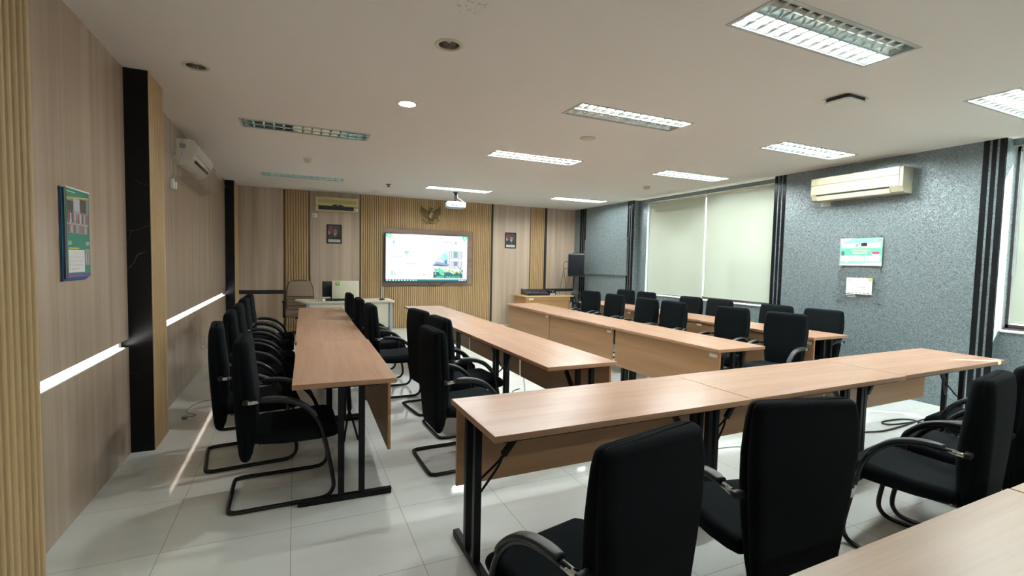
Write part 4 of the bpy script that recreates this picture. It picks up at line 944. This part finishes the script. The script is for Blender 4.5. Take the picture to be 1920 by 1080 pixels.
A.rrect(pu(0.05), pv(0.66), w*0.40, h*0.15, 0.008, (0.82, 0.85, 0.84)); A.rrect(pu(0.50), pv(0.65), w*0.45, h*0.17, 0.008, (0.82, 0.85, 0.84)); A.rrect(pu(0.51), pv(0.69), w*0.14, h*0.14, 0.005, (0.88, 0.90, 0.90))
for a, q in ((0.03, 0.29), (0.335, 0.25), (0.61, 0.34)): A.rrect(pu(a), pv(0.16), w*q, h*0.20, 0.006, (0.84, 0.86, 0.85))
A.rrect(pu(0.13), pv(0.12), w*0.07, h*0.06, 0.006, (0.84, 0.86, 0.85)); A.layer()
A.text('LAYANAN PENGADUAN', pu(0.51), pv(0.525), 0.022, (0.78, 0.80, 0.30), w=w*0.46, align='c'); A.text('BBPK JAKARTA', pu(0.49), pv(0.43), 0.022, (0.86, 0.92, 0.86), w=w*0.34, align='c')
A.poly([(pu(0.34), pv(0.71)), (pu(0.39), pv(0.76)), (pu(0.46), pv(0.75)), (pu(0.40), pv(0.68))], (0.10, 0.34, 0.26)); A.poly([(pu(0.38), pv(0.755)), (pu(0.41), pv(0.79)), (pu(0.48), pv(0.80)), (pu(0.44), pv(0.76))], (0.22, 0.20, 0.24)); A.rect(pu(0.16), pv(0.735), w*0.10, 0.007, (0.50, 0.50, 0.15))
for u, v, q in ((0.12, 0.695, 0.18), (0.66, 0.755, 0.24), (0.66, 0.72, 0.26), (0.06, 0.28, 0.22), (0.06, 0.24, 0.20), (0.36, 0.29, 0.20), (0.36, 0.25, 0.20), (0.36, 0.21, 0.12), (0.64, 0.29, 0.20), (0.64, 0.25, 0.26)): A.rect(pu(u), pv(v), w*q, 0.003, (0.52, 0.55, 0.55))
for u in (0.53, 0.58): A.rect(pu(u), pv(0.76), w*0.035, h*0.02, (0.16, 0.10, 0.14)); A.rect(pu(u), pv(0.70), w*0.035, h*0.02, (0.30, 0.25, 0.28))
A.rect(pu(0.04), pv(0.36), w*0.07, h*0.16, (0.10, 0.09, 0.10)); A.rect(pu(0.78), pv(0.335), w*0.16, h*0.16, (0.80, 0.80, 0.80)); A.rect(pu(0.06), pv(0.885), w*0.05, h*0.035, (0.30, 0.60, 0.30)); A.rect(pu(0.78), pv(0.905), w*0.10, h*0.02, (0.60, 0.75, 0.72)); A.rect(pu(0.90), pv(0.90), w*0.08, h*0.03, (0.70, 0.14, 0.17)); A.layer()
A.rect(pu(0.78), pv(0.415), w*0.16, h*0.08, (0.42, 0.03, 0.09)); A.rect(pu(0.055), pv(0.40), w*0.03, h*0.06, (0.35, 0.12, 0.12)); A.rect(pu(0.16), pv(0.17), w*0.03, h*0.03, (0.45, 0.25, 0.2))
for u in (0.2, 0.45, 0.62): A.rect(pu(u), pv(0.045), w*0.10, 0.004, (0.28, 0.45, 0.42))
A.mb.build('print', None, t)['label'] = 'green printed board'
standoffs(t, [(-w/2+0.02, -0.018), (w/2-0.02, -0.018), (-w/2+0.02, h+0.014), (w/2-0.02, h+0.014)])

t = thing('sign_plate', 'small white wireless sign in a clear acrylic holder, lower of two on the silver wall', 'sign', (XR, 3.70, 1.080), -PI/2)
MB().box((-0.27, -0.0215, -0.02), (0.255, -0.0185, 0.43)).build('acrylic_sheet', ACRYLIC, t)
w, h = 0.305, 0.205; A = Art(); A.d = -0.0225; ox, oz = -0.152, 0.108
A.mb.box((ox, -0.0226, oz), (ox+w, -0.0216, oz+h), PAPER); A.layer()
def pu(u): return ox+w*u
def pv(v): return oz+h*v
A.poly([(pu(0.10), pv(0.84)), (pu(0.13), pv(0.90)), (pu(0.145), pv(0.89)), (pu(0.125), pv(0.84)), (pu(0.145), pv(0.79)), (pu(0.13), pv(0.78))], (0.10, 0.20, 0.20)); A.rect(pu(0.19), pv(0.85), w*0.17, 0.004, (0.35, 0.48, 0.46)); A.rect(pu(0.19), pv(0.81), w*0.17, 0.003, (0.45, 0.55, 0.5)); A.wifi(pu(0.48), pv(0.80), 0.022, (0.20, 0.34, 0.34))
A.poly([(pu(0.80), pv(1)), (pu(0.80), pv(0.92)), (pu(0.86), pv(0.84)), (pu(1), pv(0.74)), (pu(1), pv(1))], (0.62, 0.80, 0.25))
A.text('Wi-Fi Tamu', pu(0.08), pv(0.635), 0.014, (0.20, 0.25, 0.25)); A.text('Wi-Fi Peserta', pu(0.42), pv(0.375), 0.014, (0.20, 0.25, 0.25))
for u, v, q in ((0.08, 0.57, 0.06), (0.35, 0.57, 0.08), (0.08, 0.50, 0.18), (0.35, 0.50, 0.18), (0.42, 0.31, 0.07), (0.68, 0.31, 0.14), (0.42, 0.24, 0.20), (0.68, 0.24, 0.26)): A.rect(pu(u), pv(v), w*q, 0.003, (0.45, 0.50, 0.50))
for i in range(6): A.poly([(pu(0.05+0.152*i), pv(0.04)), (pu(0.08+0.152*i), pv(0.10)), (pu(0.14+0.152*i), pv(0.085)), (pu(0.16+0.152*i), pv(0.04))], (0.20, 0.30, 0.24))
A.layer(); A.poly([(pu(0.86), pv(0.90)), (pu(0.91), pv(0.98)), (pu(0.98), pv(0.91)), (pu(0.91), pv(0.81))], (0.04, 0.36, 0.26)); A.layer(); A.poly([(pu(0.88), pv(0.90)), (pu(0.915), pv(0.95)), (pu(0.95), pv(0.91)), (pu(0.91), pv(0.86))], (0.8, 0.84, 0.82))
A.mb.box((ox+0.0, -0.0225, 0.088), (ox+0.115, -0.0216, 0.096), PAPER); A.mb.box((ox+0.02, -0.0225, 0.066), (ox+0.12, -0.0216, 0.072), PAPER)
A.mb.build('print', None, t)['label'] = 'white printed card'
standoffs(t, [(-0.25, 0.0), (0.235, 0.0), (-0.25, 0.40), (0.235, 0.40)])

# ================================================================== FRONT DESK CORNER
t = thing('office_desk', 'cream laminate desk with a grey leg in front of the screen wall', 'desk', (0.905, 9.17, 0))
tp = MB(); tp.loft([[(x, y, z) for x, y in ((-0.72, -0.33), (0.73, -0.33), (0.76, -0.30), (0.76, 0.29), (0.73, 0.32), (-0.87, 0.32), (-0.90, 0.29), (-0.755, -0.31))] for z in (0.722, 0.75)], DESKCREAM, smooth=False); tp.build('desktop', None, t)
MB().rbox((-0.68, -0.27, 0.26), (0.66, -0.252, 0.721), 0.002, DESKCREAM, n=1).build('modesty_panel', None, t)
for s_ in (-1, 1):
    lg = MB(); lg.rbox((s_*0.70-0.03, -0.285, 0.03), (s_*0.70+0.03, -0.225, 0.721), 0.014, GREY, n=3); lg.rbox((s_*0.70-0.018, -0.23, 0.10), (s_*0.70+0.018, 0.20, 0.70), 0.004, GREY, n=1); lg.rbox((s_*0.70-0.035, -0.30, 0.0), (s_*0.70+0.035, 0.28, 0.032), 0.010, GREY, n=2)
    lg.build('leg', None, t)
bd = Art(); bd.d = -0.2705; bd.rect(0.50, 0.30, 0.07, 0.018, (0.10, 0.22, 0.14)); bd.mb.build('maker_badge', None, t)

t = thing('office_chair', 'brown upholstered swivel chair with black arms behind the cream desk', 'chair', (0.088, 9.81, 0), PI/2+PI)
# local frame faces +x (turned toward the camera side)
rs = []
for z, w, x, d in ((0.50, 0.44, -0.19, 0.06), (0.53, 0.47, -0.20, 0.08), (0.60, 0.49, -0.205, 0.09), (0.68, 0.495, -0.21, 0.09), (0.76, 0.49, -0.215, 0.09), (0.86, 0.475, -0.225, 0.085), (0.95, 0.45, -0.235, 0.08), (1.01, 0.42, -0.24, 0.075), (1.045, 0.37, -0.243, 0.065), (1.062, 0.30, -0.245, 0.045)):
    rs.append([(x+p[0], p[1], z) for p in rrect(0, 0, d, w, d/2-0.004, 5)])
MB().loft(rs, BROWNCHAIR).build('backrest', None, t, fix=True)
sm = MB()
for z in (0.60, 0.655, 0.71, 0.765): sm.tube(smooth_path([(-0.158, -0.235, z), (-0.156, -0.1, z-0.006), (-0.156, 0.1, z-0.006), (-0.158, 0.235, z)]), 0.005, 6, SEAM)
pp = [(-0.185, 0.232, 0.53), (-0.19, 0.246, 0.65), (-0.195, 0.244, 0.78), (-0.20, 0.236, 0.88), (-0.208, 0.218, 0.965), (-0.216, 0.18, 1.03), (-0.222, 0.10, 1.066), (-0.222, 0, 1.072)]
sm.tube(smooth_path(pp+[(a, -b2, c) for a, b2, c in reversed(pp[:-1])], 3), 0.006, 6, SEAM); sm.build('piping', None, t)
st = []
for x, zt, zb, w in ((-0.22, 0.49, 0.43, 0.44), (-0.18, 0.505, 0.415, 0.49), (0, 0.50, 0.40, 0.51), (0.16, 0.50, 0.40, 0.50), (0.23, 0.485, 0.405, 0.47), (0.255, 0.46, 0.42, 0.44)):
    st.append([(x, p[0], p[1]) for p in rrect(0, (zt+zb)/2, w, zt-zb, (zt-zb)/2-0.004, 5)])
MB().loft(st, BROWNCHAIR).build('seat', None, t, fix=True)
for s_ in (-1, 1):
    ar = MB(); ar.rbox((-0.20, s_*0.275-0.03, 0.665), (0.10, s_*0.275+0.03, 0.70), 0.012, BLACKPLASTIC, n=3); ar.rbox((-0.06, s_*0.278-0.016, 0.40), (0.03, s_*0.278+0.016, 0.67), 0.010, BLACKPLASTIC, n=2); ar.rbox((-0.06, min(s_*0.20, s_*0.294), 0.385), (0.03, max(s_*0.20, s_*0.294), 0.408), 0.005, BLACKPLASTIC, n=1); ar.cyl((-0.015, s_*0.294, 0.63), (-0.015, s_*0.297, 0.63), 0.012, 10, CHROME)
    ar.build('armrest', None, t)
bs = MB(); bs.cyl((0, 0, 0.09), (0, 0, 0.40), 0.026, 14, BLACKPLASTIC); bs.cyl((0, 0, 0.36), (0, 0, 0.402), 0.09, 14, BLACKPLASTIC); bs.tube([(0, 0, 0.39), (0.02, 0.20, 0.375), (0.02, 0.27, 0.36)], 0.007, 6, BLACKPLASTIC)
for k in range(5):
    a = 2*PI*k/5+0.3; bs.tube([(0.03*math.cos(a), 0.03*math.sin(a), 0.10), (0.28*math.cos(a), 0.28*math.sin(a), 0.075)], lambda i: (0.028, 0.018)[i], 8, BLACKPLASTIC)
bs.build('base', None, t)
for k in range(5):
    a = 2*PI*k/5+0.3; MB().cyl((0.28*math.cos(a)-0.02*math.sin(a), 0.28*math.sin(a)+0.02*math.cos(a), 0.028), (0.28*math.cos(a)+0.02*math.sin(a), 0.28*math.sin(a)-0.02*math.cos(a), 0.028), 0.028, 14, BLACKPLASTIC).build('caster', None, t)

t = thing('desktop_computer', 'cream-backed flat desktop computer with a green sticker on the cream desk', 'computer', (0.826, 9.02, 0.75), D(-2))
m = MB(); m.rbox((-0.228, -0.014, 0.035), (0.228, 0.012, 0.355), 0.008, mat('computer_cream', (0.66, 0.66, 0.52), 0.4), n=3, mx=Matrix.Rotation(D(-4), 4, 'X')); m.build('back_cover', None, t)
s_k = Art(); s_k.d = -0.0152; s_k.rect(-0.172, 0.268, 0.074, 0.07, (0.22, 0.42, 0.08)); s_k.layer(); s_k.poly([(-0.16, 0.315), (-0.135, 0.285), (-0.11, 0.325), (-0.13, 0.33)], (0.50, 0.65, 0.30)); s_k.rect(-0.165, 0.278, 0.03, 0.012, (0.12, 0.28, 0.06))
o = s_k.mb.build('sticker', None, t); o.rotation_euler = (D(-4), 0, 0); o['label'] = 'green square sticker'
MB().rbox((-0.22, 0.0, 0.036), (0.22, 0.0165, 0.352), 0.002, BLACKPLASTIC, n=1, mx=Matrix.Rotation(D(-4), 4, 'X')).build('screen', None, t)
st = MB(); st.rbox((-0.20, 0.0, 0.0), (0.20, 0.21, 0.020), 0.004, BLACKPLASTIC, n=1); st.rbox((-0.19, -0.004, 0.015), (0.19, 0.018, 0.045), 0.004, BLACKPLASTIC, n=1); st.build('stand', None, t)
t = thing('monitor', 'black monitor turned away behind the cream-backed computer', 'monitor', (0.62, 9.33, 0.75), D(10))
MB().rbox((-0.17, -0.02, 0.05), (0.19, 0.012, 0.335), 0.010, BLACKPLASTIC, n=2).build('casing', None, t)
MB().box((-0.155, 0.0125, 0.065), (0.175, 0.0135, 0.32), mat('dark_screen', (0.01, 0.01, 0.012), 0.12)).build('screen', None, t)
s2 = MB(); s2.rbox((-0.10, -0.08, 0.0), (0.12, 0.09, 0.014), 0.005, BLACKPLASTIC, n=1); s2.rbox((-0.03, -0.045, 0.01), (0.05, -0.018, 0.20), 0.006, BLACKPLASTIC, n=1); s2.build('stand', None, t)
cb = MB(); rnd = random.Random(5)
for k in range(4):
    pts = [(0.50+0.30*i/16+0.012*math.cos(i*1.9+k), 8.945+0.045*math.sin(i*1.3+k*1.1), 0.761+0.010*k*abs(math.sin(i*0.7+k))) for i in range(17)]
    cb.tube(smooth_path(pts, 3), 0.0065, 6, CABLEBLACK)
tag(cb.build('cable_bundle'), 'tangle of black cables on the cream desk before the computer', 'cable')
t = thing('power_adapter', 'small white charger plug lying on the cream desk', 'charger', (0.455, 8.96, 0.7505), D(20))
MB().rbox((-0.03, -0.022, 0), (0.025, 0.022, 0.034), 0.008, WHITE, n=3).build('body', None, t); MB().rbox((-0.085, -0.02, 0), (-0.04, 0.02, 0.02), 0.005, GREY, n=2).build('plug', None, t)
cbw = MB(); cbw.tube(smooth_path([(0.79, 8.93, 0.756), (0.86, 8.90, 0.756), (0.93, 8.95, 0.756), (0.98, 8.98, 0.756)]), 0.004, 6, CABLEWHITE); tag(cbw.build('charging_cable'), 'thin white cable lying in front of the computer', 'cable')
t = thing('computer_mouse', 'black computer mouse at the right end of the cream desk', 'mouse', (1.47, 9.05, 0.7505), D(-60))
MB().loft([[(p[0]*k, p[1]*k, z) for p in rrect(0, 0, 0.062, 0.105, 0.028, 6)] for z, k in ((0, 0.94), (0.008, 1), (0.02, 0.94), (0.03, 0.74), (0.034, 0.4))], BLACKPLASTIC).build('shell', None, t)
MB().tube(smooth_path([(0, -0.05, 0.008), (0.02, -0.09, 0.005), (0.07, -0.10, 0.005), (0.10, -0.07, 0.005)]), 0.003, 6, CABLEBLACK).build('cord', None, t)

# ================================================================== SOUND CORNER
t = thing('side_desk', 'orange oak desk carrying the mixing console by the corner', 'desk', (5.30, 9.96, 0))
m = MB(); m.rbox((-0.64, -0.40, 0.726), (0.63, 0.36, 0.752), 0.003, OAKTOP, n=2); m.add([(-0.636, -0.396, 0.7525), (0.626, -0.396, 0.7525), (0.626, 0.356, 0.7525), (-0.636, 0.356, 0.7525)], [(0, 1, 2, 3)], OAK); m.build('desktop', None, t)
MB().rbox((-0.58, -0.33, 0.62), (0.56, -0.312, 0.725), 0.002, OAK, n=1).build('apron', None, t); MB().rbox((-0.40, -0.30, 0.08), (0.545, -0.285, 0.62), 0.002, OAK, n=1).build('modesty_panel', None, t)
for a, bb in (((-0.585, -0.335, 0.0), (-0.565, 0.30, 0.725)), ((0.545, -0.335, 0.0), (0.565, 0.30, 0.725))): MB().rbox(a, bb, 0.002, OAK, n=1).build('side_panel', None, t)
MB().rbox((-0.56, -0.331, 0.0), (-0.40, 0.28, 0.62), 0.002, OAK, n=1).build('pedestal', None, t)
sk = MB(); sk.box((-0.50, -0.3312, 0.655), (-0.385, -0.3302, 0.70), PAPER); sk.build('asset_sticker', None, t)['label'] = 'white asset sticker'
t = thing('mixing_console', 'black audio mixing console with a sloping top on the orange oak desk', 'mixer', (5.07, 9.87, 0.7535), D(-6))
m = MB(); m.prism([(-0.22, 0.0), (0.22, 0.0), (0.22, 0.115), (0.16, 0.125), (-0.22, 0.035)], -0.25, 0.25, 'x', BLACKPLASTIC); m.build('body', None, t, fix=True)
sl = math.atan2(0.09, 0.38); MX = Matrix.Translation((0, -0.22, 0.0355)) @ Matrix.Rotation(sl, 4, 'X')
for s_ in (-1, 1): MB().prism([(-0.225, 0.0), (0.225, 0.0), (0.225, 0.125), (0.16, 0.138), (-0.225, 0.045)], s_*0.25, s_*0.268, 'x', mat('mixer_cheek', (0.03, 0.03, 0.035), 0.4)).build('side_cheek', None, t, fix=True)
kn = MB()
for i in range(14):
    for j in range(6): kn.cyl((-0.22+0.033*i, 0.20+0.03*j, 0), (-0.22+0.033*i, 0.20+0.03*j, 0.012), 0.008, 8, [mat('knob_grey', (0.10, 0.11, 0.13), 0.5), BLACKPLASTIC, mat('knob_blue', (0.05, 0.08, 0.18), 0.4)][(i+j) % 3], mx=MX)
kn.build('control_knobs', None, t)
fd = MB()
for i in range(14):
    fd.box((-0.221+0.033*i, 0.03, 0), (-0.219+0.033*i, 0.16, 0.001), DARK, mx=MX); yy = 0.06+0.07*((i*7) % 5)/5; fd.rbox((-0.227+0.033*i, yy, 0.001), (-0.213+0.033*i, yy+0.024, 0.012), 0.002, GREY if i % 3 else mat('knob_grey', (0.10, 0.11, 0.13), 0.5), n=1, mx=MX)
fd.build('faders', None, t)
t = thing('wireless_receiver', 'small black receiver box with white labels beside the mixing console', 'receiver', (5.455, 9.80, 0.7535))
MB().rbox((-0.085, -0.09, 0.006), (0.085, 0.09, 0.10), 0.004, BLACKPLASTIC, n=1).build('case', None, t)
lb = MB(); lb.box((-0.07, -0.0915, 0.015), (0.06, -0.0903, 0.04), PAPER); lb.box((-0.02, -0.0915, 0.072), (0.02, -0.0903, 0.082), PAPER); [lb.cyl((x, -0.09, 0.06), (x, -0.10, 0.06), 0.007, 10, GREY) for x in (-0.06, 0.06)]; lb.build('front_labels', None, t)
[MB().cyl((x, y, 0.0), (x, y, 0.008), 0.008, 8, DARK).build('foot', None, t) for x in (-0.07, 0.07) for y in (-0.07, 0.07)]
cb = MB(); cb.tube(smooth_path([(5.62, 9.86, 0.758), (5.70, 9.92, 0.758), (5.78, 9.86, 0.758), (5.72, 9.80, 0.758), (5.66, 9.87, 0.76), (5.75, 9.95, 0.758), (5.84, 9.9, 0.758)]), 0.006, 6, GREY)
tag(cb.build('audio_cable'), 'grey cable coiled on the orange oak desk', 'cable')

t = thing('speaker_stand', 'black tripod loudspeaker stand behind the end of the window row', 'stand', (6.10, 9.86, 0))
m = MB(); m.cyl((0, 0, 0.30), (0, 0, 1.19), 0.0175, 14, BLACKMETAL); m.cyl((0, 0, 0.22), (0, 0, 0.85), 0.022, 14, BLACKMETAL); m.build('pole', None, t)
c_ = MB(); c_.rbox((-0.03, -0.03, 0.70), (0.03, 0.03, 0.77), 0.008, BLACKPLASTIC, n=2); c_.rbox((-0.028, -0.028, 0.24), (0.028, 0.028, 0.29), 0.008, BLACKPLASTIC, n=2); c_.cyl((0, -0.03, 0.735), (0, -0.06, 0.735), 0.013, 10, CHROME); c_.build('collar', None, t)
for k in range(3):
    a = D(120*k); l_ = MB(); l_.tube([(0.03*math.cos(a), 0.03*math.sin(a), 0.73), (0.235*math.cos(a), 0.235*math.sin(a), 0.10), (0.265*math.cos(a), 0.265*math.sin(a), 0.012)], 0.0125, 10, BLACKMETAL)
    l_.build('leg', None, t); s_ = MB(); s_.tube([(0.028*math.cos(a), 0.028*math.sin(a), 0.265), (0.165*math.cos(a), 0.165*math.sin(a), 0.31)], 0.008, 8, BLACKMETAL); s_.build('brace', None, t)
cl = MB()
for k in range(5):
    cl.tube([(0.13*math.cos(q)*(1-0.04*k), -0.075-0.012*k, 0.735+0.17*math.sin(q)*(1-0.05*k)-0.03) for q in [2*PI*i/28 for i in range(28)]], 0.0085, 6, CABLEBLACK, closed=True)
tag(cl.build('coiled_cable', None, None, (6.09, 9.83, 0.0)), 'black cable coil hung on the tripod stand', 'cable')
t = thing('loudspeaker', 'black loudspeaker on the tripod stand in the corner', 'speaker', (6.145, 9.86, 1.19), D(-28))
ou = [(-0.19, -0.15), (0.19, -0.15), (0.155, 0.13), (0.10, 0.17), (-0.10, 0.17), (-0.155, 0.13)]
m = MB(); m.loft([[(x*k, y*k, z) for x, y in ou] for z, k in ((0.0, 0.94), (0.02, 1), (0.52, 1), (0.545, 0.94))], BLACKPLASTIC, smooth=False); m.build('cabinet', None, t, fix=True)
g = MB(); g.rbox((-0.175, -0.162, 0.03), (0.175, -0.150, 0.515), 0.006, mat('speaker_grille', (0.008, 0.009, 0.011), 0.75, spec=0.1), n=2); g.build('grille', None, t)
h_ = MB(); h_.tube(smooth_path([(-0.07, 0.0, 0.54), (-0.06, 0, 0.562), (0.06, 0, 0.562), (0.07, 0, 0.54)]), 0.010, 8, BLACKPLASTIC); h_.build('handle', None, t)
cb = MB(); cb.tube(smooth_path([(6.02, 9.93, 1.52), (5.93, 9.98, 1.54), (5.90, 10.0, 1.46), (5.915, 9.98, 1.20), (5.965, 9.99, 0.95), (5.975, 9.98, 0.4), (5.985, 9.97, 0.02)]), 0.005, 6, CABLEBLACK)
cb.tube(smooth_path([(6.02, 9.93, 1.38), (5.93, 9.98, 1.38), (5.88, 9.98, 1.28), (5.79, 9.95, 0.95), (5.75, 9.92, 0.765)]), 0.005, 6, CABLEBLACK)
tag(cb.build('speaker_cable'), 'black cables running down from the loudspeaker to the oak desk', 'cable')

# ================================================================== LOOSE CABLES ON THE FLOOR
def floor_cable(pts, r, mt, lab, nm='floor_cable', extra=None):
    c = MB(); c.tube(smooth_path([(x, y, r+0.0006 if len(q) == 0 else q[0]) for x, y, *q in pts], 6), r, 8, mt)
    if extra: extra(c)
    return tag(c.build(nm), lab, 'cable')
t = thing('power_plug', 'grey plug on a loose cord lying on the tiles behind the wall row chairs', 'plug', (-0.925, 5.17, 0))
MB().rbox((-0.022, -0.03, 0.0), (0.022, 0.03, 0.032), 0.010, GREY, n=3).build('body', None, t); pn = MB(); [pn.cyl((x, -0.03, 0.016), (x, -0.05, 0.016), 0.003, 8, CHROME) for x in (-0.009, 0.009)]; pn.build('pins', None, t)
MB().tube(smooth_path([(0, 0.03, 0.012), (0.06, 0.05, 0.004), (0.07, 0.10, 0.004), (-0.02, 0.20, 0.004), (-0.015, 0.40, 0.004), (0.06, 0.56, 0.004), (0.18, 0.60, 0.004), (0.35, 0.62, 0.004), (0.55, 0.75, 0.004)]), 0.004, 8, GREY).build('cord', None, t)
floor_cable([(4.15, 2.45), (4.306, 2.59), (4.69, 2.60), (4.94, 2.547), (5.20, 2.55), (5.45, 2.57), (5.62, 2.60), (5.55, 2.68), (5.31, 2.707), (5.21, 2.68), (5.27, 2.62), (5.6, 2.585), (5.9, 2.62)], 0.0075, CABLEBLACK, 'thick black cable looping on the tiles by the sunlit cross table')
floor_cable([(2.75, 2.62), (2.95, 2.78), (3.25, 2.80), (3.6, 2.70), (3.9, 2.62)], 0.004, GREY, 'thin grey cable on the tiles under the middle cross table')
floor_cable([(2.30, 4.42), (2.40, 4.60), (2.36, 4.78), (2.26, 4.85), (2.30, 4.98), (2.42, 5.05)], 0.005, CABLEBLACK, 'black cable on the tiles under the aisle row')
floor_cable([(2.25, 4.60, 0.28), (2.27, 4.60, 0.12), (2.26, 4.56), (2.30, 4.66), (2.34, 4.70), (2.28, 4.63, 0.10), (2.25, 4.61, 0.27)], 0.003, CABLEWHITE, 'thin pale cord hanging below the aisle row panels')
floor_cable([(4.20, 9.95), (4.35, 10.05), (4.50, 10.0), (4.42, 9.90), (4.55, 9.92), (4.75, 9.98)], 0.010, CABLEBLACK, 'black cable and plug on the tiles by the side desk')
